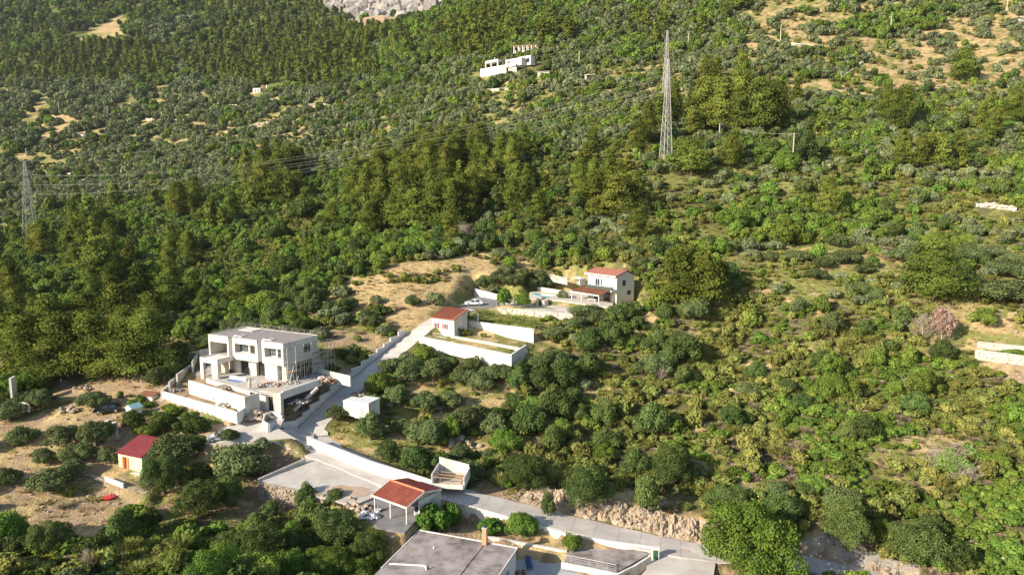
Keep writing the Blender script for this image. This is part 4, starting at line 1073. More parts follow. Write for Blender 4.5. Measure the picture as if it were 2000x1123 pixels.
def stone_face(o, W, down, size, density=1.0, m='stone', seed=1, back=False):
    """rubble stones set in the face of a wall, joined into one part"""
    rnd = random.Random(seed); mb = MB(); o0 = W[0]
    for a, b in zip(W[:-1], W[1:]):
        a, b = Vector(a), Vector(b); L = (b - a).length; d = (b - a).normalized(); nrm = Vector((d.y, -d.x, 0)).normalized()
        rows = int(down / (size * .72)); cols = int(L / (size * .95))
        for r in range(rows):
            for c in range(cols):
                if rnd.random() > density: continue
                t = (c + .5 + rnd.uniform(-.3, .3) + (r % 2) * .5) / cols
                if t > 1: continue
                p = a.lerp(b, t) + Vector((0, 0, -(r + .5 + rnd.uniform(-.2, .2)) * size * .72)) + nrm * rnd.uniform(-.06, .10) * size / .3 - Vector(tuple(o0))
                mb.rock(p, size * rnd.uniform(.38, .66), .8, rnd)
    s = mb.build('stones', M[m], o); s['kind'] = 'stuff'
    return s
def build_walls():
    # unfinished villa: retaining walls
    wall('retaining_wall', 'long bright white wall in front of the unfinished villa pool terrace', [(350,570,13.95),(790,700,13.95),(905,668,13.95)], .3, [2.6,3.2,3.7], 'white_wall', conv=za)
    wall('pool_wall', 'low inner white wall between the trench and the terrace of the unfinished villa', [(490,555,13.7),(830,650,13.7)], .3, .8, 'white_wall', conv=za)
    wall('garden_wall', 'low curved concrete wall round the earth strip below the unfinished villa', [(145,655,12.1),(440,738,12.1),(690,805,12.1),(728,822,12.1),(752,812,12.1),(790,785,12.1)], .25, [2.2,2.2,2.0,1.9,1.9,1.6], 'plaster', conv=za)
    for i, (p, q) in enumerate([((145,655,12.12),(205,597,12.12)),((205,583,13),(265,535,13)),((265,522,14),(385,440,14)),((385,425,15.2),(437,340,15.2)),((437,332,16),(510,322,16))]):
        wall('stepped_wall', ['lowest', 'second lowest', 'middle', 'second highest', 'highest'][i] + ' step of the concrete wall climbing left of the unfinished villa', [p, q], .25, 2.6, 'render', group='stepped wall left of the unfinished villa', conv=za)
    od = ['first', 'second', 'third', 'fourth', 'fifth', 'sixth', 'seventh', 'eighth', 'ninth', 'tenth', 'eleventh', 'twelfth', 'thirteenth', 'fourteenth']
    i0, i1 = 67, 92
    for n_, k in enumerate(range(i0, i1, 2)):
        W = []
        for j in (k, k + 1, k + 2):
            c = np.array(ROAD[j]); l = np.array(ROAD_L[j]); w = l + (l - c) * (.25 / np.linalg.norm(l - c)); W.append(w)
        top = max(w[2] for w in W) + .95
        W = [np.array((w[0], w[1], top)) for w in W]
        WALL_LINES.append(W); mb = MB(); wall_mesh(mb, W, .28, 2.9)
        o = mb.build('stepped_wall', M['plaster'], None, tuple(W[0])); tag(o, od[n_] + ' step from the bottom of the pale wall beside the climbing road', 'wall', 'stepped wall along the climbing road')
    wall('planter_wall', 'rounded planter wall at the foot of the stepped road wall', [(978,905,10.6),(938,882,10.75),(950,838,10.95),(1000,812,10.95),(1052,826,10.85),(1078,850,10.6)], .22, 2.2, 'plaster', conv=za)
    l = np.array(ROAD_L[67]); W = [onZ(*za(982,906), 10.6), onZ(*za(1040,905), 9.8), np.array((l[0], l[1], 9.0))]; WALL_LINES.append(W); mb = MB(); wall_mesh(mb, W, .25, 2.4)
    o = mb.build('planter_wall', M['plaster'], None, tuple(W[0])); tag(o, 'low sloping wall from the rounded planter to the stepped road wall', 'wall')
    wall('corner_wall', 'short bright white wall at the right corner of the villa building site', [(1362,478,14.7),(1612,538,14.7)], .25, 1.9, 'white_wall', conv=za)
    wall('road_wall', 'long white retaining wall on the uphill side of the lower road', [(598.7,853,8.3),(620,862,8.0),(723,902,7.1),(804,927,6.5),(846,941,6.3)], .3, 1.9, 'white_wall', cap=True)
    # villa plot
    wall('plot_wall', 'long white wall along the front of the villa plot', [(818,657,17.3),(908,675,16.65),(999,693.3,16.0),(1028,674,16.4)], .28, [2.4,2.6,3.4,2.2], 'white_wall', cap=True)
    wall('bed_edging', 'low pale stone edging between the two planted beds of the villa plot', [(880,655,16.9),(950,667,16.6),(1019,680,16.3)], .3, .7, 'stonewall')
    wall('terrace_wall', 'cream wall under the lawn right of the gatehouse', [(916,627,18.9),(978,635,18.7),(1042,643,18.5)], .3, 3.0, 'plaster', cap=True)
    o, W = wall('terrace_wall', 'cream stone faced wall between the lawn and the paved yard of the villa', [(973,600,20.3),(1048,607,20.15),(1122,614,20.0),(1160,612,20.1)], .35, 2.2, 'stonewall')
    stone_face(o, W, 2.0, .42, .5, 'stonewall', 3)
    wall('parking_wall', 'pale plastered wall behind the parked white car', [(926,563.7,22.3),(948,569,22.1),(971,575,21.9)], .3, 2.4, 'plaster')
    o, W = wall('terrace_wall', 'highest rough stone wall above the olive terrace of the villa', [(992,519,27.0),(1050,531,26.2),(1108,543,25.4)], .4, 1.8, 'stonewall')
    stone_face(o, W, 1.7, .5, .6, 'stonewall', 4)
    wall('pool_terrace_wall', 'pale wall behind the swimming pool', [(1049,560,22.8),(1096,567,22.6)], .3, 1.5, 'stonewall')
    wall('yard_wall', 'sunlit low wall below the swimming pool', [(1062,583,21.5),(1092,586,21.4),(1112,581,21.5)], .3, 1.1, 'stonewall')
    # lower houses
    wall('road_edge_wall', 'white retaining wall carrying the road above the flat roofed house', [(893,981,4.35),(972,1003,3.75),(1044,1023,3.1),(1105,1040,2.6)], .25, [3.0,2.8,2.5,2.2], 'white_wall')
    wall('road_edge_wall', 'white retaining wall carrying the road behind the paved patio', [(1107,1041,2.58),(1190,1056,2.05),(1274,1067,1.65)], .25, 1.8, 'plaster')
    wall('courtyard_wall', 'white wall at the back of the blue grey courtyard', [(935,1045,1.95),(1019,1061,1.55),(1107,1077,1.15)], .3, 2.0, 'white_wall', cap=True)
    wall('yard_kerb', 'low concrete wall along the left edge of the gravel yard', [(505.6,934.7,6.05),(551,915,6.4),(597,895,6.75)], .25, [3.6,2.2,1.2], 'concrete')
    o, W = wall('drystone_wall', 'tall dry stone wall holding up the gravel yard', [(508,941,5.6),(550,952,5.45),(590,960,5.3),(632,967,5.1)], .5, 3.4, 'stone')
    stone_face(o, W, 3.3, .40, .95, 'stone', 5)
    o, W = wall('drystone_wall', 'curved dry stone wall below the maroon roofed cottage', [(152,926,5.4),(172,927,5.4),(195,935,5.35),(225,942,5.3),(255,952,5.2),(284,963,5.1)], .5, 2.0, 'stone')
    stone_face(o, W, 1.9, .36, .9, 'stone', 6)
    wall('parapet', 'short pale concrete parapet on top of the curved dry stone wall', [(204,931,5.95),(240,944,5.85)], .22, .7, 'plaster')
    o, W = wall('drystone_wall', 'dry stone wall holding up the terrace of the silver car', [(394,863,8.5),(430,868,8.4),(460,872,8.3)], .5, 2.4, 'stone')
    stone_face(o, W, 2.2, .42, .8, 'stone', 7)
    wall('low_wall', 'short white wall stub on the dirt track near the left edge', [(42,785,10.8),(54,790,10.6)], .3, 1.4, 'white_wall')
    b = onT(29, 792); t = (792 - 735) * project(*b)[2] / FPX; e = MB(); e.box(-.18, .18, -.9, .9, -.6, t); o = e.build('gate_wall', M['white_wall']); o.location = b; o.rotation_euler = (0, 0, .25); tag(o, 'tall thin white wall end at the left edge beside the pine wood', 'wall')
    # right edge, stone terraces
    for (p, hp, lb, sd) in [([(1909,680),(1960,685),(2030,692)], 13, 'upper tier of the pale stone terrace wall at the right edge', 8), ([(1904,702),(1960,709),(2030,719)], 20, 'lower tier of the pale stone terrace wall at the right edge', 9)]:
        W = [onT(*q) for q in p]; W = [np.array((q[0], q[1], q[2] + hp * project(*q)[2] / FPX)) for q in W]; WALL_LINES.append(W)
        mb = MB(); wall_mesh(mb, W, .5, 3.4); o = mb.build('terrace_wall', M['stonewall'], None, tuple(W[0])); tag(o, lb, 'wall', 'pale terrace walls at the right edge')
        stone_face(o, W, hp * .095, .4, .4, 'stonewall', sd)
    # old field walls across the slopes
    fw = [([(455,213),(490,204),(520,202)],'pale field wall left of the tiny far white house'),([(525,200),(560,197),(588,199)],'thin pale field wall below the tiny far white house'),([(100,222),(160,224),(215,232)],'pale field wall between the two left concrete poles'),
          ([(285,236),(330,240),(345,238)],'pale field wall beside the third concrete pole'),([(120,262),(160,268),(195,266)],'pale field wall in the left olive valley'),([(1890,404),(1935,407),(1985,412)],'pale ruined field wall at the right edge'),
          ([(395,300),(420,292),(440,285)],'short field wall in the middle of the left valley'),([(1500,85),(1560,90),(1600,96)],'faint field wall on the straw slope'),([(940,182),(990,176),(1040,172)],'field wall below the distant white hillside villa'),
          ([(1640,160),(1680,130),(1700,110)],'field wall rising across the straw slope at the top right'),([(70,345),(110,340),(150,345)],'pale bank wall right of the small lattice pylon'),([(440,262),(490,250),(530,240)],'field wall along the small straw terrace in the valley'),([(1030,540),(1085,520),(1140,512)],'')]
    for i, (pl, lb) in enumerate(fw[:-1]):
        W = [onT(*p) for p in pl]; d = project(*W[0])[2]; h = 1.1 + d / 420
        W = [np.array((p[0], p[1], p[2] + h * (.8 + .2 * math.sin(3 * k + i)))) for k, p in enumerate(W)]
        mb = MB(); wall_mesh(mb, W, .8, h + 1.0)
        rnd = random.Random(i)
        for a, b in zip(W[:-1], W[1:]):
            for k in range(14):
                p = Vector(tuple(a)).lerp(Vector(tuple(b)), rnd.random()) + Vector((0, -.2, -rnd.uniform(-.1, h)))
                mb.rock(p, rnd.uniform(.3, .6) * (1 + d / 900), .8, rnd)
        o = mb.build('field_wall', M['stonewall'], None, tuple(W[0])); tag(o, lb, 'stone wall', 'old field walls across the slopes')

def build_yards():
    gz = PAD_XY['gravel'][1]; gp = zpts([(507,938,5.62),(598,892,6.45),(640,903,6.05),(700,924,5.45),(772,949,4.85),(764,957,4.75),(690,984,4.75),(640,970,5.1),(570,954,5.4)]); sheet('gravel_yard', [np.array((p[0], p[1], gz[0] * p[0] + gz[1] * p[1] + gz[2] + .16)) for p in gp], M['gravel'], .05, 'pale gravel yard with a rust coloured patch beside the lower road')
    # rust coloured spill on the gravel
    mb = MB(); c = onZ(680, 958, 5.0); rnd = random.Random(2); n = 22
    ring = [(c[0] + math.cos(6.283 * i / n) * 3.6 * rnd.uniform(.7, 1.1), c[1] + math.sin(6.283 * i / n) * 1.6 * rnd.uniform(.6, 1.1)) for i in range(n)]
    co = PAD_XY['gravel'][1]; q = [(c[0] + (a - c[0]), b) for a, b in ring]
    mb.add([(a, b, co[0] * a + co[1] * b + co[2] + .16 + .085) for a, b in q], [tuple(range(n))]); o = mb.build('rust_stain', mottled('rusty_gravel', (.40, .27, .18), (.44, .36, .29), .5, .95, .03, 7)); o['kind'] = 'structure'; o['label'] = 'rust coloured stain on the pale gravel yard'
    sheet('villa_terrace', zpts([(404,739,13.82),(487,762.5,13.82),(507,767,13.82),(549,770,13.82),(614,747,13.82),(640,706,13.82),(588,692,13.82),(432,702,13.82),(404,714,13.82)]), M['concrete'], .0, 'pale bare concrete terrace of the unfinished villa')
    sheet('trench_floor', zpts([(372,744,12.7),(478,775,12.7),(500,770,12.7),(487,766,12.7),(404,742,12.7)]), M['dirt'], .0, 'earth floor of the trench behind the front wall of the unfinished villa')
    sheet('carport_paving', zpts([(690,985,4.34),(735,968,4.34),(790,953,4.34),(858,972,4.34),(822,1006,4.34),(790,1040,4.34),(737,1030,4.34),(716,1012,4.34)]), M['asphalt'], .02, 'dark grey paving under and in front of the carport')
    sheet('courtyard_paving', zpts([(935,1076,.07),(1021,1088,.07),(1103,1101,.07),(1150,1126,.07),(1190,1150,.07),(1100,1250,.07),(900,1250,.07)]), M['bluegrey'], .02, 'blue grey paving of the sunken courtyard')
    sheet('patio_paving', zpts([(1114,1071,1.12),(1238,1073,1.12),(1268,1081,1.12),(1204,1118,1.12),(1101,1097,1.12)]), M['oldconcrete'], .02, 'brown grey paving of the railed patio beside the road')
    sheet('turnout', zpts([(1268,1070,1.1),(1330,1066,1.0),(1400,1082,.75),(1392,1135,.4),(1235,1145,.5),(1262,1112,.9)]), M['road'], .04, 'pale concrete turnout beside the lower road')
    sheet('forecourt', zpts([(500,812,10.15),(556,816,10.15),(545,838,9.4),(592,838,7.75),(614,848,7.32),(608,874,6.72),(575,880,7.1),(532,862,8.2),(500,869,8.35),(402,866,8.45),(412,840,8.85),(470,822,9.9)]), M['gravel'], .04, 'pale gravel forecourt of the unfinished villa')
    sheet('terrace_paving', zpts([(975,601,20.05),(1116,614,19.9),(1186,604,20.6),(1168,590,21.1),(1040,586,20.65),(978,579,20.6)]), M['gravel'], .05, 'pale paved yard of the villa plot')
    sheet('parking_paving', zpts([(893,602,20.0),(972,601,20.1),(974,580,20.6),(926,578,20.35)]), M['asphalt'], .05, 'grey asphalt parking place of the villa plot')
    sheet('upper_paving', zpts([(1034,583,21.45),(1098,588,21.45),(1196,602,21.4),(1200,570,21.85),(1092,567,21.65),(1034,570,21.65)]), M['stonewall'], .03, 'pale stone paving round the swimming pool')
    # bank of cut rock along the road
    rnd = random.Random(9); mb = MB(); rk = MB(); rows = 13; idx = [i for i, p in enumerate(ROAD_R) if project(*p)[0] > 985]
    pts = [ROAD_R[i] for i in idx][::-1]; fine = []
    for a, b in zip(pts[:-1], pts[1:]):
        for k in range(9): fine.append(np.array(a) * (1 - k / 9) + np.array(b) * k / 9)
    V = []
    for i, p in enumerate(fine):
        q = fine[min(i + 1, len(fine) - 1)] - fine[max(i - 1, 0)]; nrm = np.array((-q[1], q[0])); nrm /= np.linalg.norm(nrm) + 1e-9
        px = project(*p)[0]; hgt = 2.3 * sstep((px - 985) / 90) * (1 - .45 * sstep((px - 1500) / 200)) + .25 * math.sin(i * .37)
        for r in range(rows):
            t = r / (rows - 1)
            u_, v_ = i * .42, r * .42
            nz = vnoise(u_, v_ * 1.4, .8, 71) * .55 + vnoise(u_, v_, .33, 73) * .3 + vnoise(u_ * .5, v_ * .2, .9, 74) * .5
            o = .35 + 1.9 * t ** 1.25 + (float(nz) - .65) * 1.9 * min(1, t * 4) * (1 - .5 * t); z = p[2] - .15 + hgt * t ** .85 + (float(vnoise(u_, v_, .5, 72)) - .5) * .45 * t
            V.append((p[0] + nrm[0] * o, p[1] + nrm[1] * o, float(z)))
            if rnd.random() < .075 and hgt > .6: rk.rock((V[-1][0], V[-1][1], V[-1][2] - .04), rnd.uniform(.10, .36) * (1 + 1.2 * (rnd.random() < .1)), .8, rnd)
    n = len(fine)
    mb.add(V, [(i * rows + r, i * rows + r + 1, (i + 1) * rows + r + 1, (i + 1) * rows + r) for i in range(n - 1) for r in range(rows - 1)])
    o = mb.build('rock_face', M['rock']); o['kind'] = 'structure'; o['label'] = 'pale cut rock bank above the lower road'
    s = rk.build('rocks', M['stone']); s['kind'] = 'stuff'; s['label'] = 'loose pale stones on the cut rock bank'
def build_cliff():
    rnd = random.Random(21); mb = MB()
    poly = [(600, -40), (640, 4), (700, 34), (742, 40), (775, 44), (812, 34), (868, 18), (912, -2), (960, -40)]
    k = 0
    while k < 420:
        px, py = rnd.uniform(590, 960), rnd.uniform(-40, 44)
        if not bool(pinside(np.array(px), np.array(py), poly)): continue
        q = onT(px, py); r = rnd.uniform(4, 15) * (1.3 if rnd.random() < .15 else .8); mb.rock((q[0], q[1], q[2] - r * .15), r, 1.1, rnd); k += 1
    o = mb.build('grey_cliff', M['cliff']); o['kind'] = 'structure'; o['label'] = 'bare grey limestone cliff at the top of the picture'
build_yards(); build_walls(); build_cliff()

# ------------------------------------------------------------------ buildings
def frame_from(a, b):
    """yaw and length of the horizontal line a to b"""
    return math.atan2(b[1] - a[1], b[0] - a[0]), math.hypot(b[0] - a[0], b[1] - a[1])
def part(name, m, parent, *boxes, label=None):
    mb = MB()
    for b in boxes: mb.box(*b)
    o = mb.build(name, M[m], parent)
    if label: o['label'] = label
    return o
def window(parent, x0, x1, y, z0, z1, glass='glass', mull=1, fr='frame', t=.07, side=False, name='window'):
    """frame, mullions and a pane set just in front of the wall plane y (facing -y); side=True faces +x at x = y"""
    mb = MB(); g = MB()
    def bx(b, a0, a1, d0, d1, c0, c1):
        if side: b.box(d0, d1, a0, a1, c0, c1)
        else: b.box(a0, a1, -d1, -d0, c0, c1)
    d = y if side else -y
    bx(mb, x0, x1, d + .004, d + .09, z0, z0 + t); bx(mb, x0, x1, d + .004, d + .09, z1 - t, z1)
    bx(mb, x0, x0 + t, d + .004, d + .09, z0 + t, z1 - t); bx(mb, x1 - t, x1, d + .004, d + .09, z0 + t, z1 - t)
    for i in range(mull):
        c = x0 + (x1 - x0) * (i + 1) / (mull + 1); bx(mb, c - t / 2, c + t / 2, d + .004, d + .085, z0 + t, z1 - t)
    f = mb.build(name, M[fr], parent)
    bx(g, x0 + t, x1 - t, d + .01, d + .03, z0 + t, z1 - t)
    g.build('pane', M[glass], f)
    return f

def build_villa_site():
    A = onZ(*za(505, 215), 20.7); B = onZ(*za(1090, 290), 20.7)
    yaw, L = frame_from(A, B); D = 8.6
    root = empty('unfinished_villa', (A[0], A[1], 13.8), yaw, 'large white flat roofed villa still under construction with boxed out upper windows', 'house')
    x1, x2, x3, x4 = .28 * L, .335 * L, .665 * L, .725 * L
    up = MB(); up.prism([(.02, 3.2), (x1, 3.2), (x1, 1.2), (L - .02, 1.2), (L - .02, D), (.02, D)], 3.12, 6.72); up.build('upper_wall', M['plaster'], root)
    gf = MB(); gf.box(.4, L - .3, 1.9, D - .2, 0, 3.1); gf.build('ground_floor_wall', M['render'], root)
    for a, b, yy in ((.40, 1.2, 1.5), (4.4, x2 + .1, 1.5), (8.7, 10.6, 1.3), (x3 + .9, 16.3, .7)):
        part('white_board', 'white_wall', root, (a, b, yy, 1.9, 0.0, 3.05))
    part('corner_pier', 'white_wall', root, (L - 1.0, L - .02, .5, 2.4, 0, 3.1))
    for a, b in ((x2 + .15, 8.6), (10.7, x3 + .8), (16.4, L - 1.1)):
        window(root, a, b, 1.88, .1, 2.75, 'glass', 2, 'darkmetal')
    # upper boxes
    b1 = MB(); b1.box(0, x1, 0, 3.2, 5.72, 6.86); b1.box(0, .38, 0, 3.2, 3.12, 5.72); b1.box(x1 - .35, x1, 0, 3.18, 3.12, 5.72); b1.build('loggia_frame', M['plaster'], root)
    part('loggia_back', 'board', root, (.40, x1 - .37, 3.12, 3.19, 3.3, 5.7)); part('loggia_floor', 'concrete', root, (.38, x1 - .36, .02, 3.1, 3.0, 3.25))
    for (a, b, wl, wr, zl, zh) in ((x2, x3, .55, .55, 4.25, 5.95), (x4, L, .6, .55, 4.2, 5.9)):
        m = MB(); m.box(a, b, 0, 1.2, 3.0, zl); m.box(a, b, 0, 1.2, zh, 6.86); m.box(a, a + wl, 0, 1.2, zl, zh); m.box(b - wr, b, 0, 1.2, zl, zh)
        bx = m.build('window_box', M['plaster'], root)
        f = window(root, a + wl, b - wr, 1.17, zl, zh, 'greenglass', 0, 'frame', .06)
        mid = a + wl + (b - wr - a - wl) * .58
        part('window_shutter', 'render', root, (mid - .42, mid, .85, 1.05, zl + .02, zh - .02)); part('dark_opening', 'dark', root, (mid + .03, b - wr - .05, .95, 1.07, zl + .03, zh - .03))
    # right hand side
    window(root, 4.6, 6.6, L - .01, 4.3, 6.0, 'glass', 0, 'frame', .08, True)
    part('side_opening_shade', 'dark', root, (L - .32, L - .26, 2.7, 7.4, .1, 2.85))  # shade of the open ground floor, put in as a dark panel
    for k in range(9): part('steel_prop', 'tube', root, (L - .2, L - .12, 2.8 + k * .55, 2.88 + k * .55, 0, 3.05))
    part('side_beam', 'plaster', root, (L - .30, L - .05, .5, D - .1, 3.0, 3.115))
    # roof
    out = [(0, 0), (x1, 0), (x1, 1.1), (x2, 1.1), (x2, 0), (x3, 0), (x3, 1.1), (x4, 1.1), (x4, 0), (L, 0), (L, D), (0, D)]
    r = MB(); r.prism([(x, y) for x, y in out], 6.72, 6.93)
    rf = r.build('roof', M['roofgravel'], root)
    pr = MB()
    for (a, b), (c, d) in zip(out, out[1:] + out[:1]):
        pr.box(min(a, c) - .02, max(a, c) + .02 + (.16 if a == c and a == 0 else 0), min(b, d) - .02 - 0, max(b, d) + .02 + (.16 if b == d and b == 0 else 0), 6.60, 7.02)
    pr.build('parapet', M['white_wall'], rf)
    part('roof_hatch', 'white_wall', rf, (1.6, 5.2, D - 3.0, D - .6, 6.94, 7.06)); part('skylight', 'plastic_white', rf, (x1 + .1, x2 + .9, 1.3, 2.4, 6.94, 7.1)); part('skylight', 'plastic_white', rf, (x3 + .1, x4 + 1.0, 1.3, 2.4, 6.94, 7.1))
    part('roof_vent', 'dark', rf, (x1 + .25, x2 + .5, 1.5, 2.0, 7.11, 7.14)); part('roof_vent', 'dark', rf, (x3 + .25, x4 + .6, 1.5, 2.0, 7.11, 7.14))
    ra = MB()
    for k in range(13): ra.bar((k * L / 12, D - .1, 6.95), (k * L / 12, D - .1, 7.75), .02)
    for k in range(1, 5): ra.bar((.1, k * D / 5 + 1.2, 6.95), (.1, k * D / 5 + 1.2, 7.75), .02)
    for z in (7.35, 7.74): ra.bar((0, D - .1, z), (L, D - .1, z), .018); ra.bar((.1, 2.5, z), (.1, D - .1, z), .018)
    ra.build('roof_railing', M['steel'], root)
    # portico
    c0, c1 = 1.9, x2 + .1
    part('portico_roof', 'plaster', root, (c0, c1, -3.6, -.02, 2.75, 3.45)); part('portico_rim', 'white_wall', root, (c0, c1, -3.6, -3.4, 3.452, 3.62), (c0, c0 + .2, -3.4, -.02, 3.452, 3.62), (c1 - .2, c1, -3.4, -.02, 3.452, 3.62))
    part('pillar', 'white_wall', root, (c0, c0 + .75, -3.6, -3.1, -.3, 2.745)); part('pillar', 'white_wall', root, (c0, c0 + .35, -.6, -.1, 0, 2.745))
    part('pillar', 'plaster', root, (c1 - 1.6, c1 - .05, -3.35, -3.1, -.3, 2.745))
    for k in range(5): part('slat', 'white_wall', root, (c1 - 1.58 + k * .33, c1 - 1.38 + k * .33, -3.55, -3.36, -.3, 2.74))
    part('portico_wall', 'board', root, (c0 + .4, c1 - 1.7, .2, .35, 0, 2.74))
    # terrace over the garage
    gx0, gx1 = L + .2, L + 4.8
    part('terrace_slab', 'concrete', root, (L - 4.5, gx1 - .35, -5.4, 8.4, -.22, .05))
    part('garage_wall', 'render', root, (gx0 - .3, gx1 - 2.9, -5.75, -5.42, -3.6, .10)); part('garage_lintel', 'board', root, (gx1 - 2.9, gx1 - .5, -5.75, -5.42, -.55, .10))
    part('deck_board', 'board', root, (gx0 - .2, gx1 - .6, -5.35, -3.2, .055, .12)); part('garage_door', 'steel', root, (gx1 - 1.9, gx1 - .5, -5.62, -5.54, -3.6, -.55)); part('garage_opening', 'dark', root, (gx1 - 2.9, gx1 - 1.9, -5.52, -5.46, -3.6, -.55))
    part('garage_pillar', 'white_wall', root, (gx1 - .5, gx1, -5.8, -5.2, -3.9, .30))
    part('terrace_beam', 'plaster', root, (gx1 - .35, gx1, -5.2, 4.2, -.85, .45)); part('undercroft_shade', 'dark', root, (gx1 - .5, gx1 - .4, -5.1, 4.0, -2.6, -.86))  # dark panel under the beam stands in for the shade of the void
    part('pool_lining', 'blue', root, (8.2, 11.2, -3.4, -2.2, -.05, .04)); part('pool_lining', 'plastic_white', root, (7.6, 11.6, -2.15, -1.6, -.05, .5))
    # scaffolding: a thing of its own
    sc_ = empty('scaffolding', tuple(Vector((A[0], A[1], 13.8)) + Matrix.Rotation(yaw, 3, 'Z') @ Vector((L + .25, 0, 0))), yaw, 'metal tube scaffolding round the right side of the unfinished villa', 'scaffolding')
    st, dk = MB(), MB()
    for y in np.arange(-.4, D + 3.2, 2.0):
        for x in (.1, 1.0): st.bar((x, y, -.3), (x, y, 6.4 if y < D else 5.6), .048)
    for z in (1.9, 2.9, 3.9, 4.9, 5.9):
        for x in (.1, 1.0): st.bar((x, -.5, z), (x, D + 2.6, z), .04)
    for k in range(5): st.bar((1.0, -.4 + 2 * k, 0), (1.0, 1.6 + 2 * k, 3.9), .022)
    for x in (-2.2, -.9): st.bar((x - .4, -.5, -.1), (x - .4, -.5, 6.2), .033)
    for z in (2.0, 4.0, 5.4): st.bar((-2.7, -.5, z), (1.1, -.5, z), .026)
    st.build('tube_frame', M['tube'], sc_)
    for z in (1.95, 3.95): dk.box(.15, .95, 6.6, D + 2.5, z, z + .05)
    dk.box(.15, .95, .2, 3.0, 1.95, 2.0); dk.build('plank_deck', M['wood'], sc_)
    # things lying about the site
    def at(px, py, z, conv=za): return onZ(*conv(px, py), z)
    rnd = random.Random(4)
    def pile(name, label, cat, spot, n, r, rad, m, mats=None, sq=.6, hz=.8):
        e = empty(name, spot, 0, label, cat)
        groups = {}
        for i in range(n):
            a = rnd.uniform(0, 6.28); q = rnd.random() ** .6
            h = (1 - q) * hz
            mm = rnd.choice(mats) if mats else m
            groups.setdefault(mm, MB()).rock((math.cos(a) * q * rad, math.sin(a) * q * rad * .75, h + r * .3), r * rnd.uniform(.5, 1.25), sq, rnd)
        for mm, mb in groups.items(): mb.build({'rubble': 'rubble', 'stone': 'stones', 'plastic_white': 'sheeting', 'rock': 'earth', 'dirt': 'earth', 'brick': 'bricks', 'wood': 'timber', 'redroof_pale': 'bricks', 'dark': 'scraps', 'concrete': 'blocks', 'asphalt': 'gravel'}[mm], M[mm], e)
        return e
    pile('rubble_pile', 'brown rubble heap in front of the dark garage door', 'rubble', at(880, 862, 10.2), 90, .42, 2.6, 'rubble', ['rubble', 'rubble', 'rock'], .6, 1.0)
    pile('rubble_pile', 'pale block heap on the road corner right of the unfinished villa', 'rubble', at(1400, 575, 13.6), 46, .36, 1.9, 'stone', ['stone', 'plastic_white', 'concrete', 'brick'], .7, .7)
    pile('rubble_pile', 'heap of bricks and red scraps beside the corner wall', 'rubble', at(1465, 590, 13.2), 26, .3, 1.3, 'brick', ['brick', 'redroof_pale', 'stone'], .7, .5)
    pile('gravel_heap', 'grey gravel heap in the left corner of the earth strip', 'gravel heap', at(238, 655, 11.5), 60, .28, 1.5, 'asphalt', ['asphalt', 'asphalt', 'stone'], .6, .5)
    pile('rubble_pile', 'rubble lying against the bright white wall in the earth strip', 'rubble', at(640, 770, 11.5), 34, .34, 1.8, 'stone', ['stone', 'plastic_white', 'concrete'], .7, .5)
    pile('weed_heap', 'dark scraps heaped against the white wall in the earth strip', 'scraps', at(572, 730, 11.6), 24, .22, .8, 'dark', ['dark', 'rubble', 'wood'], .9, .6)
    pile('building_scraps', 'mixed scraps on the terrace before the villa windows', 'scraps', at(985, 612, 13.85), 60, .2, 2.0, 'wood', ['wood', 'dark', 'redroof_pale', 'concrete', 'plastic_white'], .8, .5)
    pile('building_scraps', 'scraps stored under the portico of the unfinished villa', 'scraps', at(650, 500, 13.85), 34, .2, 1.4, 'wood', ['dark', 'redroof_pale', 'concrete'], .9, .4)
    pile('building_scraps', 'dark pipes and scraps below the terrace beam', 'scraps', at(1210, 745, 11.8), 44, .3, 2.2, 'dark', ['dark', 'asphalt', 'concrete'], .6, .4)
    pile('building_scraps', 'boards and sacks at the right corner of the villa terrace', 'scraps', at(1150, 590, 13.85), 34, .22, 1.6, 'wood', ['dark', 'wood', 'plastic_white', 'concrete'], .8, .5)
    pile('sack_heap', 'pale dusty heap in the trench behind the front wall', 'sacks', at(620, 625, 13.4), 30, .3, 1.6, 'stone', ['stone', 'concrete'], .5, .3)
    pa = Vector(tuple(at(1362, 628, 13.6))); pb = Vector(tuple(at(1175, 805, 10.3)))
    mb = MB(); mb.bar(pa - pa, pb - pa, .33, 10); c = mb.build('rubble_chute', M['concrete'], None); c.location = pa; tag(c, 'long grey pipe slanting down beside the garage', 'pipe')
    q = at(830, 640, 13.9); e = empty('folded_parasol', q, 0, 'folded cream cover standing on the inner pool wall', 'parasol')
    mb = MB(); mb.bar((0, 0, 0), (0, 0, 2.0), .05, 6); mb.build('post', M['wood'], e); mb = MB(); mb.bar((0, 0, .3), (0, .05, 1.0), .28, 7, .3); mb.bar((0, .05, 1.0), (0, .1, 1.9), .3, 7, .10); mb.build('cover', M['board'], e)
    q = at(765, 865, 10.2); part('waste_bin', 'darkmetal', None, (-.4, .4, -.35, .35, 0, 1.05)).location = q
    o = [x for x in COL.objects if x.name.startswith('waste_bin')][0]; tag(o, 'small dark bin left of the brown rubble heap', 'bin')
    b = part('lid', 'dark', o, (-.43, .43, -.38, .38, 1.052, 1.12))
    return root

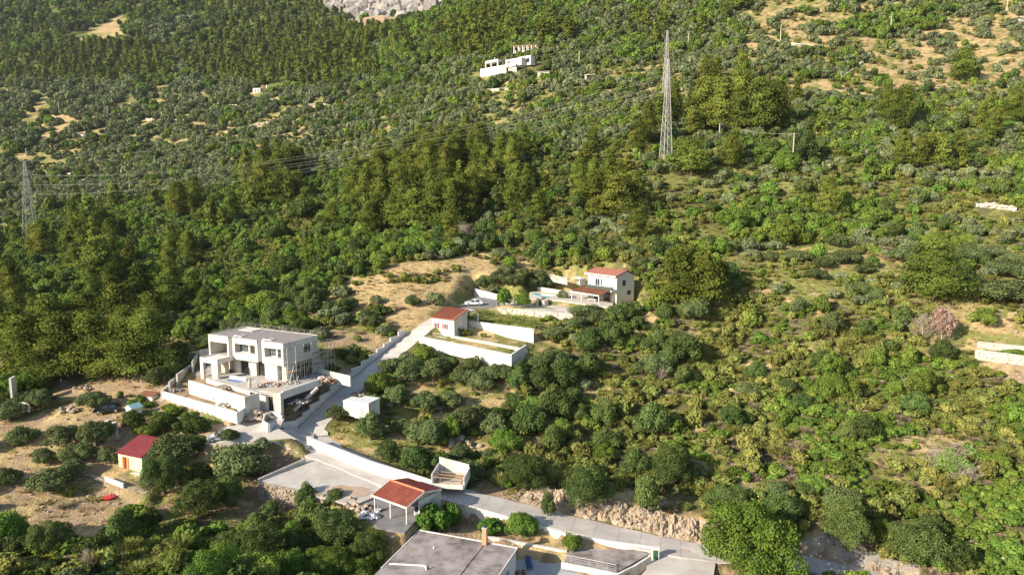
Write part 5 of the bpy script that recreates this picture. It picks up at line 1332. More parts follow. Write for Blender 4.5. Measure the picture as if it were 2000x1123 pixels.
def build_property():
    # gatehouse
    A = onZ(*zb(362, 522), 20.25); B = onZ(*zb(470, 537), 20.2); yaw, L = frame_from(A, B)
    z0 = 16.35; u = Vector((math.cos(yaw), math.sin(yaw), 0)); L = max(L, 3.6) + 1.9
    base = Vector((B[0], B[1], z0)) - u * L
    r = empty('gatehouse', base, yaw, 'small white gatehouse with a red sloping roof and red shuttered windows', 'house')
    D, he, hr = 4.6, 3.8, 5.3
    mb = MB(); mb.add([(0, 0, 0), (L, 0, 0), (L, D, 0), (0, D, 0), (0, 0, he), (L, 0, he), (L, D, hr), (0, D, hr)], [(0, 3, 2, 1), (4, 5, 6, 7), (0, 1, 5, 4), (1, 2, 6, 5), (2, 3, 7, 6), (3, 0, 4, 7)]); mb.build('wall', M['white_wall'], r)
    mb = MB(); mb.hexa([(-.2, -.3, he + .0), (L + .15, -.3, he), (L + .15, D + .2, hr + .1), (-.2, D + .2, hr + .1), (-.2, -.3, he + .16), (L + .15, -.3, he + .16), (L + .15, D + .2, hr + .26), (-.2, D + .2, hr + .26)])
    rf = mb.build('roof', M['terracotta'], r)
    t = MB()
    for k in range(int(L / .42)):
        x = -.1 + k * .42; t.bar((x, -.28, he + .17), (x, D + .18, hr + .27), .09, 5)
    t.build('tile_rows', M['redroof_pale'], rf)
    for a in (.7, 3.1):
        f = window(r, a, a + .8, -.0, 1.6, 2.8, 'glass', 1); part('shutter', 'redroof_pale', r, (a - .34, a - .03, -.06, -.01, 1.6, 2.8)); part('shutter', 'redroof_pale', r, (a + .83, a + 1.14, -.06, -.01, 1.6, 2.8))
    window(r, .9, 1.6, 0, .3, 1.2, 'dark', 0)
    # its railing
    mb = MB()
    for k in range(16): mb.bar((-1.2 + k * .42, -1.5, -.2), (-1.2 + k * .42, -1.5, .85), .025)
    mb.bar((-1.2, -1.5, .85), (5.1, -1.5, .85), .03); mb.bar((-1.2, -1.5, .1), (5.1, -1.5, .1), .03)
    o = mb.build('garden_railing', M['frame']); o.location = base; o.rotation_euler = (0, 0, yaw); tag(o, 'low white railing in front of the gatehouse', 'railing')
    # gate pillars and fence on the lawn wall
    for px, py, lb in ((575, 520, 'dark gate pillar at the corner of the gatehouse'), (790, 480, 'dark gate pillar at the left end of the cream yard wall')):
        q = onZ(*zb(px, py), 18.9); e = empty('gate_pillar', q, yaw, lb, 'pillar'); part('shaft', 'darkmetal', e, (-.2, .2, -.2, .2, -.6, 1.6)); part('cap', 'asphalt', e, (-.26, .26, -.26, .26, 1.602, 1.7))
    q = onZ(*zb(642, 545), 18.85); part('white_post', 'white_wall', None, (-.18, .18, -.18, .18, 0, 1.7)).location = q
    tag([x for x in COL.objects if x.name.startswith('white_post')][0], 'white post on the cream wall right of the gatehouse', 'post')
    p0, p1 = onZ(*zb(582, 535), 19.0), onZ(*zb(775, 500), 19.6); e = empty('metal_fence', p0, 0, 'dark metal fence between the gatehouse and the yard wall', 'fence')
    d = Vector(tuple(p1 - p0)); mb = MB(); n = 9
    for k in range(n + 1): mb.bar(d * (k / n), d * (k / n) + Vector((0, 0, 1.3)), .03)
    mb.build('posts', M['darkmetal'], e)
    mb = MB()
    for z in (.3, .6, .9, 1.25): mb.bar((0, 0, z), d + Vector((0, 0, z)), .025)
    mb.build('rails', M['darkmetal'], e)
    # two storey villa
    z0 = 21.4; C = onZ(1205, 540, 27.7); yaw = R(-52); u = Vector((math.cos(yaw), math.sin(yaw), 0)); L, D = 9.6, 6.0
    r = empty('white_villa', Vector((C[0], C[1], z0)) - u * L, yaw, 'two storey white villa with a red roof, glass balcony and tiled porch', 'house')
    he, hr = 6.2, 7.3
    mb = MB(); mb.add([(0, 0, -.4), (L, 0, -.4), (L, D, -.4), (0, D, -.4), (0, 0, he), (L, 0, he), (L, D, he), (0, D, he), (0, D * .55, hr), (L, D * .55, hr)],
                      [(0, 3, 2, 1), (0, 1, 5, 4), (2, 3, 7, 6), (1, 2, 6, 9, 5), (3, 0, 4, 8, 7), (4, 5, 9, 8), (6, 7, 8, 9)]); mb.build('wall', M['white_wall'], r)
    rm = MB(); rm.hexa([(-.5, -.6, he + .0), (L + .2, -.6, he), (L + .2, D * .55, hr + .12), (-.5, D * .55, hr + .12), (-.5, -.6, he + .2), (L + .2, -.6, he + .2), (L + .2, D * .55, hr + .3), (-.5, D * .55, hr + .3)])
    rm.hexa([(-.5, D * .55 + .01, hr + .12), (L + .2, D * .55 + .01, hr + .12), (L + .2, D + .4, he), (-.5, D + .4, he), (-.5, D * .55 + .01, hr + .3), (L + .2, D * .55 + .01, hr + .3), (L + .2, D + .4, he + .2), (-.5, D + .4, he + .2)])
    rf = rm.build('roof', M['salmon'], r)
    t = MB()
    for k in range(23):
        x = -.4 + k * .45; t.bar((x, -.58, he + .21), (x, D * .55, hr + .31), .09, 5)
    t.build('tile_rows', M['salmon'], rf); part('eaves', 'frame', rf, (-.52, L + .22, -.72, -.605, he - .06, he + .2))
    for a in (2.5, 4.4): window(r, a, a + 1.6, 0, 3.05, 5.3, 'glass', 1, 'frame', .09, name='french_window')
    part('white_curtain', 'plaster', r, (4.9, 5.8, -.10, -.095, 3.15, 5.2)); window(r, 2.0, 2.9, L, 3.9, 5.2, 'glass', 0, 'darkmetal', .06, True); window(r, 3.6, 4.8, L, 1.7, 2.7, 'glass', 1, 'darkmetal', .06, True)
    part('balcony', 'white_wall', r, (0, L, -1.6, -.01, 2.75, 2.95)); part('balcony_glass', 'greenglass', r, (1.2, L, -1.58, -1.54, 2.96, 3.8)); part('balcony_rail', 'frame', r, (1.2, L, -1.6, -1.5, 3.802, 3.86))
    for k in range(2):
        e = part('balcony_chair', 'terracotta', r, (7.0 + k, 7.5 + k, -1.2, -.7, 3.35, 3.42), (7.0 + k, 7.5 + k, -.7, -.62, 3.42, 3.9))
        for lx, ly in ((7.02, -1.18), (7.42, -1.18), (7.02, -.74), (7.42, -.74)): part('leg', 'darkmetal', e, (lx + k, lx + .06 + k, ly, ly + .06, 2.95, 3.345))
    # porch
    mb = MB(); mb.hexa([(-.6, -5.2, 2.05), (L - .6, -5.2, 2.05), (L - .6, -1.65, 2.9), (-.6, -1.65, 2.9), (-.6, -5.2, 2.2), (L - .6, -5.2, 2.2), (L - .6, -1.65, 3.05), (-.6, -1.65, 3.05)])
    pf = mb.build('porch_roof', M['brown_tile'], r)
    t = MB()
    for k in range(20): t.bar((-.45 + k * .46, -5.18, 2.21), (-.45 + k * .46, -1.67, 3.06), .085, 5)
    t.build('tile_rows', M['brown_tile'], pf); part('fascia', 'frame', pf, (-.65, L - .55, -5.32, -5.21, 1.98, 2.22))
    for x in (-.4, 3.0, L - .9): part('porch_post', 'frame', r, (x, x + .18, -5.1, -4.92, -.4, 2.04))
    part('porch_table', 'frame', r, (3.6, 6.2, -3.7, -2.7, .62, .70), (3.8, 4.0, -3.5, -2.9, -.05, .62), (5.8, 6.0, -3.5, -2.9, -.05, .62)); part('ground_door', 'glass', r, (2.2, 4.2, -.03, -.005, 0, 2.2)); part('ground_door', 'glass', r, (5.4, 7.6, -.03, -.005, 0, 2.2))
    # white garden pavilion
    q = onZ(1131, 556, 23.4); e = empty('garden_pavilion', q, yaw, 'small white roofed pavilion left of the two storey villa', 'pavilion')
    part('wall', 'plaster', e, (-1.5, 1.5, .8, 1.0, 0, 1.7), (1.3, 1.5, -1.2, .8, 0, 1.7)); mb = MB(); mb.add([(-1.8, -1.4, 1.72), (1.8, -1.4, 1.72), (1.8, 1.3, 1.72), (-1.8, 1.3, 1.72), (0, 0, 2.25)], [(0, 3, 2, 1), (0, 1, 4), (1, 2, 4), (2, 3, 4), (3, 0, 4)]); mb.build('roof', M['white_wall'], e)
    for x, y in ((-1.5, -1.2), (1.4, -1.2), (-1.5, .7)): part('post', 'frame', e, (x, x + .12, y, y + .12, 0, 1.715))
    # pool
    pp = zpts([(1038, 574, 21.62), (1062, 570.5, 21.62), (1088, 577, 21.62), (1063, 582, 21.62)])
    o = sheet('swimming_pool', pp, M['water'], .03, 'small pale blue swimming pool beside the villa yard')
    # stacked wall-side blocks below the pool
    q = onZ(*zb(1105, 430), 20.4); e = empty('stone_barbecue', q, yaw, 'dark mouthed stone barbecue on the paved villa yard', 'barbecue')
    part('body', 'stonewall', e, (-1.6, -.5, -.6, .6, 0, 1.5), (.5, 1.6, -.6, .6, 0, 1.3), (-.5, .5, .1, .6, 0, 1.2)); part('hearth', 'dark', e, (-.5, .5, -.5, .09, 0, .9)); part('hood', 'stone', e, (-.6, .6, -.62, .62, 1.502, 1.9))

def build_lower():
    # flat roofed house
    zr = 3.6; A = onZ(819, 1035, zr); B = onZ(1011, 1069.5, zr); yaw, L = frame_from(A, B); z0 = .3; h = zr - z0; D = 12.0
    r = empty('flat_roofed_house', (A[0], A[1], z0), yaw, 'white house with a stained grey flat roof and a brick chimney at the bottom', 'house')
    part('wall', 'white_wall', r, (.15, L - .15, -D, -.15, -.9, h - .2))
    rf = part('roof', 'oldconcrete', r, (0, 9.2, -D - .2, 0, h - .2, h), (9.32, L, -D - .2, 0, h - .2, h - .03))
    part('roof_edge', 'plaster', rf, (0, 9.2, -.10, .06, h + .002, h + .09), (9.32, L + .05, -.10, .06, h - .028, h + .06), (L - .08, L + .05, -D - .2, -.10, h - .028, h + .06), (-.05, .10, -9.6, -.10, h + .002, h + .05))
    part('roof_joint', 'dark', rf, (9.2, 9.32, -D - .2, 0, h - .18, h - .06)); part('roof_seam', 'asphalt', rf, (9.34, L - .1, -4.1, -4.0, h - .028, h - .012))
    ch = part('chimney', 'brick', r, (9.0, 9.55, -.75, -.25, h, h + 2.1)); part('chimney_cap', 'concrete', ch, (8.93, 9.62, -.82, -.18, h + 2.102, h + 2.2)); part('chimney_pot', 'dark', ch, (9.15, 9.4, -.6, -.4, h + 2.202, h + 2.42))
    mb = MB(); mb.path([(.5, -8.6, h + .10), (4.6, -7.6, h + .10), (5.1, -8.2, h + .10)], .10, 6); mb.bar((5.1, -8.2, h), (5.1, -8.2, h + .5), .09, 6); mb.build('roof_pipe', M['frame'], rf)
    mb = MB(); mb.bar((3.8, -3.6, h), (3.8, -3.6, h + .35), .08, 6, .05); mb.build('roof_vent', M['frame'], rf)
    for a in (-3.4, -6.4, -9.4): window(r, a - .6, a + .6, L - .15, .9, 2.2, 'glass', 1, 'frame', .07, True)
    # porch with arched iron gate on the left
    e = empty('arched_porch', tuple(Vector((A[0], A[1], z0)) + Matrix.Rotation(yaw, 3, 'Z') @ Vector((-2.5, -2.9, 0))), yaw, 'small concrete porch with an arched iron gate left of the flat roofed house', 'porch')
    part('slab', 'oldconcrete', e, (-.2, 2.3, .2, 3.2, 2.9, 3.08)); part('column', 'white_wall', e, (.9, 1.35, -.1, .3, -.4, 2.895))
    mb = MB(); n = 10
    for k in range(n):
        a0, a1 = math.pi * k / n, math.pi * (k + 1) / n
        mb.hexa([(-.75 + .55 * math.cos(a1), -.1, 1.6 + .8 * math.sin(a1)), (-.75 + .55 * math.cos(a0), -.1, 1.6 + .8 * math.sin(a0)), (-.75 + .55 * math.cos(a0), .1, 1.6 + .8 * math.sin(a0)), (-.75 + .55 * math.cos(a1), .1, 1.6 + .8 * math.sin(a1)),
                 (-.75 + .95 * math.cos(a1), -.1, 1.6 + 1.2 * math.sin(a1)), (-.75 + .95 * math.cos(a0), -.1, 1.6 + 1.2 * math.sin(a0)), (-.75 + .95 * math.cos(a0), .1, 1.6 + 1.2 * math.sin(a0)), (-.75 + .95 * math.cos(a1), .1, 1.6 + 1.2 * math.sin(a1))])
    mb.box(-1.7, -1.3, -.1, .1, -.4, 1.62); mb.box(-.2, .2, -.1, .1, -.4, 1.62); mb.build('arch', M['stonewall'], e)
    g = MB()
    for k in range(6): g.bar((-1.25 + k * .2, 0, -.3), (-1.25 + k * .2, 0, 1.9), .02)
    for z in (.1, .9, 1.6): g.bar((-1.28, 0, z), (-.22, 0, z), .02)
    g.bar((-1.2, 0, .2), (-.3, 0, 1.4), .02); g.bar((-.3, 0, .2), (-1.2, 0, 1.4), .02); g.build('iron_gate', M['darkmetal'], e)
    # courtyard things
    q = onZ(1033, 1106, .11); e = empty('sun_lounger', q, R(8), 'dark blue sun lounger standing upright in the courtyard', 'sun lounger'); part('frame', 'darkmetal', e, (-.34, -.28, -.8, .9, .24, .3), (.28, .34, -.8, .9, .24, .3)); 
    mb = MB(); mb.hexa([(-.33, -.85, .302), (.33, -.85, .302), (.33, .45, .302), (-.33, .45, .302), (-.33, -.85, .36), (.33, -.85, .36), (.33, .45, .36), (-.33, .45, .36)]); mb.hexa([(-.33, .46, .302), (.33, .46, .302), (.33, 1.05, .85), (-.33, 1.05, .85), (-.33, .43, .36), (.33, .43, .36), (.33, 1.0, .92), (-.33, 1.0, .92)]); mb.build('sling', plain('deep_blue_sling', (.02, .07, .16), .7), e)
    for x in (-.31, .31):
        for y in (-.7, .7): part('leg', 'darkmetal', e, (x - .03, x + .03, y - .03, y + .03, 0, .238))
    q = onZ(1016, 1124, .11); e = empty('flower_tubs', q, 0, 'brown clay tubs of plants beside the white house wall', 'plant tub'); mb = MB(); mb.bar((-.4, 0, 0), (-.4, 0, .45), .24, 9, .32); mb.bar((.4, .1, 0), (.4, .1, .4), .22, 9, .28); mb.build('tub', M['terracotta'], e); mb = MB(); rnd = random.Random(3)
    for k in range(16): mb.rock((rnd.choice((-.4, .4)) + rnd.gauss(0, .12), rnd.gauss(0, .12), .6 + rnd.gauss(0, .1)), .13, .8, rnd)
    mb.build('plant', F['brush'], e)
    # patio railing
    P_ = zpts([(1098, 1096, 1.15), (1150, 1106, 1.15), (1203, 1117, 1.15)]); o0 = Vector(tuple(P_[0])); e = empty('patio_railing', o0, 0, 'pale metal railing along the edge of the brown patio', 'railing')
    mb = MB(); pl = MB(); W = [Vector(tuple(p)) - o0 for p in P_]
    for z, rr in ((.95, .045), (.65, .018), (.4, .018), (.2, .018)): mb.path([w + Vector((0, 0, z)) for w in W], rr, 5)
    mb.build('rails', M['steel'], e)
    for k in range(7):
        t = k / 6 * 2; a = W[min(int(t), 1)].lerp(W[min(int(t), 1) + 1], t - min(int(t), 1)); pl.bar(a, a + Vector((0, 0, .97)), .03)
    pl.build('posts', M['steel'], e)
    WL = zpts([(1096, 1098, 1.13), (1150, 1108, 1.13), (1205, 1120, 1.13)]); WALL_LINES.append(WL); mb = MB(); wall_mesh(mb, WL, .25, .75); o = mb.build('patio_wall', M['plaster'], None, tuple(WL[0])); tag(o, 'curved pale wall below the patio railing', 'wall')
    # ramp wall and bin niche
    WL = zpts([(1207, 1121, 1.35), (1240, 1105, 1.55), (1272, 1085, 1.9)]); mb = MB(); wall_mesh(mb, WL, .25, 1.4); o = mb.build('ramp_wall', M['white_wall'], None, tuple(WL[0])); tag(o, 'white sloping wall between the patio and the turnout', 'wall')
    q = onZ(1280, 1094, .85); e = empty('meter_niche', q, R(-6), 'white pillar with a small dark green door beside the turnout', 'pillar'); part('body', 'white_wall', e, (-.45, .45, 0, .5, -.3, 1.55)); part('cap', 'plaster', e, (-.5, .5, -.05, .55, 1.552, 1.65)); part('door', 'greenbin', e, (-.3, .3, -.05, -.003, .15, 1.35))
    mb = MB(); mb.box(-.35, .35, -.22, .22, 0, .04); o = mb.build('drain_cover', M['rubble']); o.location = onZ(1341, 1075, .96); tag(o, 'small rusty drain cover on the road by the green door', 'drain cover')
    # carport
    ze_ = 6.75; A = onZ(*zd(915, 545), ze_); B = onZ(*zd(1165, 635), ze_); yaw, L = frame_from(A, B); D = 6.7; z0 = 4.32; he = ze_ - z0; hr = he + .85
    r = empty('carport', (A[0], A[1], z0), yaw, 'open carport with a red ribbed roof and white posts beside the lower road', 'carport')
    for nm, mt, pts_ in (('roof_front', 'redroof_pale', ((0, 0, he), (L, 0, he), (L, D * .5, hr), (0, D * .5, hr))), ('roof_back', 'redroof', ((0, D * .5 + .005, hr), (L, D * .5 + .005, hr), (L, D, he), (0, D, he)))):
        mb = MB(); mb.hexa(list(pts_) + [(a, b, c + .09) for a, b, c in pts_]); rf = mb.build(nm, M[mt], r)
        cr = 9; P4 = [Vector(p) for p in pts_]
        for k in range(cr):
            a = P4[0].lerp(P4[3], (k + .02) / cr); b = P4[1].lerp(P4[2], (k + .02) / cr); c = P4[1].lerp(P4[2], (k + .96) / cr); d = P4[0].lerp(P4[3], (k + .96) / cr); up0, up1 = (.15, .10) if nm == 'roof_front' else (.10, .15)
            m2 = MB(); m2.hexa([a + Vector((.04, 0, .092)), b + Vector((-.04, 0, .092)), c + Vector((-.04, 0, .092)), d + Vector((.04, 0, .092)), a + Vector((.04, 0, up0)), b + Vector((-.04, 0, up0)), c + Vector((-.04, 0, up1)), d + Vector((.04, 0, up1))])
            m2.build('tile_row', M[mt], rf)
    mb = MB(); mb.bar((-.05, D * .5, hr + .12), (L + .05, D * .5, hr + .12), .16, 6); mb.build('ridge_cap', mottled('ridge_orange', (.50, .17, .09), (.56, .22, .12), 2, .7), r)
    part('fascia', 'frame', r, (-.06, L + .06, -.10, -.004, he - .12, he + .1))
    for x in (-.06, L + .005):
        mb = MB(); mb.hexa([(x, 0, he - .1), (x + .055, 0, he - .1), (x + .055, D * .5, hr - .1), (x, D * .5, hr - .1), (x, 0, he + .12), (x + .055, 0, he + .12), (x + .055, D * .5, hr + .12), (x, D * .5, hr + .12)]); mb.hexa([(x, D * .5 + .002, hr - .1), (x + .055, D * .5 + .002, hr - .1), (x + .055, D, he - .1), (x, D, he - .1), (x, D * .5 + .002, hr + .12), (x + .055, D * .5 + .002, hr + .12), (x + .055, D, he + .12), (x, D, he + .12)]); mb.build('barge_board', M['frame'], r)
    for x, y in ((.25, .2), (L - .25, .2), (L * .5, .2), (.25, D - .3)): part('post', 'frame', r, (x - .06, x + .06, y - .06, y + .06, -.05, he))
    part('side_wall', 'white_wall', r, (L - .25, L - .05, 2.4, D - .1, -.3, he + .0)); part('back_wall', 'white_wall', r, (.2, L - .26, D - .3, D - .1, -.3, he + .0)); part('notice_board', 'bluegrey', r, (L - .045, L - .01, 4.4, 5.4, .8, 1.9))
    q = onZ(*zd(1240, 690), 4.4); e = empty('kettle_grill', q, R(20), 'dark barbecue trolley with a white base at the front corner of the carport', 'barbecue'); part('trolley', 'plastic_white', e, (-.35, .35, -.3, .3, .1, .6)); mb = MB(); mb.bar((-.3, 0, .82), (.3, 0, .82), .30, 9); mb.build('lid', M['darkmetal'], e); part('shelf', 'wood', e, (.36, .7, -.25, .25, .56, .6))
    for x in (-.28, .28): part('wheel', 'dark', e, (x - .05, x + .05, -.35, -.2, 0, .16))
    # stones and sheeting heaped left of the carport
    rnd = random.Random(12)
    specs = [(760, 600, .9, 'stone', 'pale stone heap topmost left of the carport'), (800, 640, 1.0, 'rubble', 'brown stone heap in the middle left of the carport'), (880, 650, .9, 'stone', 'pale stone heap nearest the carport post'), (860, 700, .8, 'plastic_white', 'white sacks below the stone heaps'), (920, 715, .8, 'plastic_white', 'bluish white sacks at the foot of the carport post'), (730, 640, .8, 'rubble', 'brown stone heap leftmost of the heaps by the carport'), (960, 665, .5, 'plastic_white', 'small white bag beside the carport post')]
    for px, py, rr, mt, lb in specs:
        q = onZ(*zd(px, py), 4.25); e = empty('stone_heap' if mt != 'plastic_white' else 'sack_heap', q, 0, lb, 'stone heap' if mt != 'plastic_white' else 'sacks'); mb = MB()
        for k in range(26):
            a = rnd.uniform(0, 6.28); s = rnd.random() ** .6; mb.rock((math.cos(a) * s * rr, math.sin(a) * s * rr, .1 + (1 - s) * .7), rr * rnd.uniform(.2, .42), .75, rnd)
        mb.build('stones' if mt != 'plastic_white' else 'sacks', M[mt], e)
    # roofless enclosure
    q = onZ(*zd(1352, 470), 5.9); q2 = onZ(*zd(1610, 500), 5.6); yaw, L = frame_from(q, q2); L = 5.0; D = 4.6
    e = empty('roofless_enclosure', q, yaw, 'roofless concrete enclosure with timber beams beside the lower road', 'ruin'); e.scale = (.88, .88, .85)
    part('left_wall', 'render', e, (-.2, 0, 0, D, -.4, 1.9)); mb = MB(); mb.add([(0, D, -.4), (L, D, -.4), (L, D + .2, -.4), (0, D + .2, -.4), (0, D, 3.0), (L, D, 1.9), (L, D + .2, 1.9), (0, D + .2, 3.0)], [(0, 3, 2, 1), (4, 5, 6, 7), (0, 1, 5, 4), (1, 2, 6, 5), (2, 3, 7, 6), (3, 0, 4, 7)]); mb.build('back_wall', M['white_wall'], e)
    part('right_wall', 'plaster', e, (L, L + .2, 0, D, -.4, 1.5)); part('front_wall', 'render', e, (0, L, -.2, 0, -.4, .35)); part('floor', 'dirt', e, (0, L, 0, D, -.3, .05))
    for y, z in ((-.1, 1.5), (1.2, 1.45), (2.4, 1.4)): mb = MB(); mb.bar((-.1, y, z), (L + .1, y, z - .25), .07); mb.build('beam', M['wood'], e)
    for x in (1.3, 3.6): mb = MB(); mb.bar((x, -.1, .35), (x, -.1, 1.45), .05); mb.build('post', M['wood'], e)
    for k in range(5): part('plank', 'board', e, (.6, L - .6, .8 + k * .5, 1.1 + k * .5, .052, .10))
    # white metal shed
    q = onZ(694.5, 811, 9.25); e = empty('metal_shed', q, R(-22), 'white sheet metal shed of two joined boxes beside the road', 'shed'); e.scale = (.9, .9, .88)
    for nm, bx, lid in (('left_box', (-2.7, -.12, 0, 2.8, -.3, 2.55), 2.7), ('right_box', (0, 3.3, -.5, 3.2, -.3, 2.9), 3.05)):
        o = part(nm, 'steel' if 0 else 'white_wall', e, bx); part('roof_sheet', 'plastic_white', o, (bx[0] - .1, bx[1] + .1, bx[2] - .12, bx[3] + .1, bx[5] + .002, bx[5] + .1))
        rb = MB()
        for k in range(int((bx[1] - bx[0]) / .3)): rb.box(bx[0] + .12 + k * .3, bx[0] + .17 + k * .3, bx[2] - .035, bx[2] - .002, bx[4], bx[5] - .05)
        rb.build('rib', M['frame'], o)
    part('door', 'bluegrey', e, (1.0, 2.0, -.55, -.505, 0, 2.1))
    # cottage
    zr = 7.9; A = onZ(*zc(897, 738), zr); B = onZ(*zc(1098, 780), zr); yaw, L = frame_from(A, B); z0 = 5.5; h = zr - z0; D = 4.2
    e = empty('green_cottage', (A[0], A[1], z0), yaw, 'little pale green cottage with a maroon roof and orange shutters', 'cottage')
    mb = MB(); mb.add([(.25, .3, 0), (L - .2, .3, 0), (L - .2, D, 0), (.25, D, 0), (.25, .3, h + .12), (L - .2, .3, h + .12), (L - .2, D, h + 1.3), (.25, D, h + 1.3)], [(0, 3, 2, 1), (4, 5, 6, 7), (0, 1, 5, 4), (1, 2, 6, 5), (2, 3, 7, 6), (3, 0, 4, 7)]); mb.build('wall', M['palegreen'], e)
    mb = MB(); mb.hexa([(0, 0, h), (L, 0, h), (L, D + .2, h + 1.45), (0, D + .2, h + 1.45), (0, 0, h + .1), (L, 0, h + .1), (L, D + .2, h + 1.55), (0, D + .2, h + 1.55)]); mb.build('roof', M['maroon'], e)
    part('plinth', 'plaster', e, (-.1, L + .1, -.5, .28, -.3, .06)); part('door', 'dark', e, (1.45, 2.05, .25, .295, .08, 1.95)); part('shutter', 'orange', e, (1.1, 1.44, .2, .295, .08, 1.95)); part('shutter', 'orange', e, (2.06, 2.45, .2, .295, .08, 1.95)); part('wall_board', 'white_wall', e, (2.9, 2.97, .28, .298, .08, h)); part('wall_board', 'white_wall', e, (.8, .86, .28, .298, .08, h))
    part('door_curtain', 'skin_red', e, (1.7, 1.85, .15, .24, .3, 1.9))
    # red tub on the bare ground
    q = onT(*zc(855, 1095)); e = empty('red_tub', q, .4, 'small red plastic tub lying on the bare ground below the dry stone wall', 'tub'); mb = MB(); mb.bar((0, 0, 0), (0, 0, .35), .55, 9, .75); mb.build('body', M['red'], e); mb = MB(); mb.bar((-.9, .1, .1), (-.3, .1, .25), .12, 6, .2); mb.bar((.2, .1, .3), (.3, .1, .75), .08, 6); mb.build('handle', M['red'], e)
    q = onT(*zc(525, 1070)); mb = MB(); mb.rock((0, 0, .25), .5, .7, rnd); mb.rock((-.5, .1, .2), .35, .7, rnd); o = mb.build('boulder', M['stone']); o.location = q; tag(o, 'pale yellowish boulder on the bare ground left of the red tub', 'boulder')
    # vine covered hut
    q = onZ(253, 812, 9.6); e = empty('vine_hut', q, R(-25), 'small vine covered hut with a turquoise gable behind the olive trees', 'hut'); e.scale = (.75, .75, .75); part('wall', 'white_wall', e, (-1.1, 1.1, 0, 2.4, 0, 1.7)); mb = MB(); mb.add([(-1.3, -.2, 1.65), (1.3, -.2, 1.65), (1.3, 2.6, 1.65), (-1.3, 2.6, 1.65), (0, -.2, 2.6), (0, 2.6, 2.6)], [(0, 3, 2, 1), (0, 1, 4), (1, 2, 5, 4), (2, 3, 5), (3, 0, 4, 5)]); mb.build('roof', M['turquoise'], e)
    q = onZ(285, 782, 10.4); e = empty('low_roof', q, R(-15), 'low brown shed roof behind the vines', 'shed'); part('wall', 'render', e, (-1.4, 1.4, 0, 1.4, -.2, .8)); mb = MB(); mb.hexa([(-1.6, -.2, .81), (1.6, -.2, .81), (1.6, 1.6, 1.2), (-1.6, 1.6, 1.2), (-1.6, -.2, .89), (1.6, -.2, .89), (1.6, 1.6, 1.28), (-1.6, 1.6, 1.28)]); mb.build('roof', M['brown_tile'], e)
    for px, py, lb in ((212, 848, 'left white broken pillar on the earth bank near the black car'), (226, 852, 'right white broken pillar on the earth bank near the black car')):
        q = onZ(px, py, 8.2); e = empty('broken_pillar', q, R(-20), lb, 'pillar'); part('shaft', 'white_wall', e, (-.35, .35, -.25, .25, -.3, 2.4)); part('footing', 'rubble', e, (-.6, .6, -.5, .5, -.4, .25))
    # far houses
    def far(px, py, yawd): q = onT(px, py); return Vector(tuple(q)), R(yawd)
    q, y = far(938, 152, 0); q_b = onT(1034, 146); y = math.atan2(q_b[1] - q.y, q_b[0] - q.x); e = empty('hillside_villa', Vector((q.x, q.y, max(q.z, q_b[2] - 1.0))), y, 'distant white villa with a long terrace wall high on the slope', 'house')
    part('terrace_wall', 'white_wall', e, (0, 22, 0, .5, -6, 5.2), (22, 29, 1.5, 2, -6, 6.2)); part('loggia', 'white_wall', e, (1.5, 12.5, 3, 10, 8.6, 10.2), (1.5, 2.2, 3, 3.7, 4, 8.6), (6.2, 6.9, 3, 3.7, 4, 8.6), (11.6, 12.5, 3, 3.7, 4, 8.6), (1.5, 12.5, 9.5, 10, 4, 8.6)); part('opening', 'dark', e, (2.2, 11.6, 8, 8.2, 5.2, 8.55)); part('deck', 'plaster', e, (0, 29, .55, 12, 3.6, 4.6))
    part('upper_block', 'white_wall', e, (17, 30, 5, 12, 4.6, 9.2)); part('upper_block', 'plaster', e, (24, 34, 9, 13, 5, 10.5)); part('window', 'bluegrey', e, (23, 28, 4.9, 4.98, 5.5, 8.3)); part('window', 'glass', e, (18.5, 21, 4.9, 4.98, 5.6, 8.0)); part('window', 'glass', e, (30.5, 33, 8.9, 8.98, 6.5, 9.0)); mb = MB(); mb.bar((7, 6, 10.2), (7, 6, 12.2), .25); mb.build('chimney', M['plaster'], e)
    q, y = far(1003, 112, -12); e = empty('stone_pergola', q + Vector((0, 0, 1.5)), y, 'distant pergola frame of white posts above the hillside villa', 'pergola')
    for k in range(6): part('post', 'frame', e, (k * 2.9, k * 2.9 + .5, 0, .5, 0, 5.2)); part('post', 'frame', e, (k * 2.9, k * 2.9 + .5, 5, 5.5, 0, 5.2))
    part('beam', 'wood', e, (-.5, 15.6, 0, .5, 5.202, 5.7)); part('beam', 'wood', e, (-.5, 15.6, 5, 5.5, 5.202, 5.7)); part('back_wall', 'rubble', e, (3, 14, 6, 6.5, 0, 4)); part('parapet', 'frame', e, (-.5, 15, -.6, -.1, -.5, .9))
    for k in range(5): part('rafter', 'wood', e, (k * 3.4, k * 3.4 + .3, -.4, 5.9, 5.702, 6.0))
    q, y = far(494, 183, -10); e = empty('far_house', q, y, 'tiny far white house with a red roof at the edge of the pine wood', 'house'); part('wall', 'white_wall', e, (0, 8, 0, 7, -1, 5)); part('wall', 'bluegrey', e, (8.02, 15, 3, 9, -1, 4)); mb = MB(); mb.hexa([(6, 2, 4.01), (15.4, 2, 4.01), (15.4, 9.4, 6.4), (6, 9.4, 6.4), (6, 2, 4.3), (15.4, 2, 4.3), (15.4, 9.4, 6.7), (6, 9.4, 6.7)]); mb.build('roof', M['redroof_pale'], e); part('chimney', 'plaster', e, (11, 12, 6, 7, 5.5, 8.5)); part('window', 'glass', e, (2, 3.4, -.1, -.02, 1.5, 3.2)); part('window', 'glass', e, (5, 6.4, -.1, -.02, 1.5, 3.2))
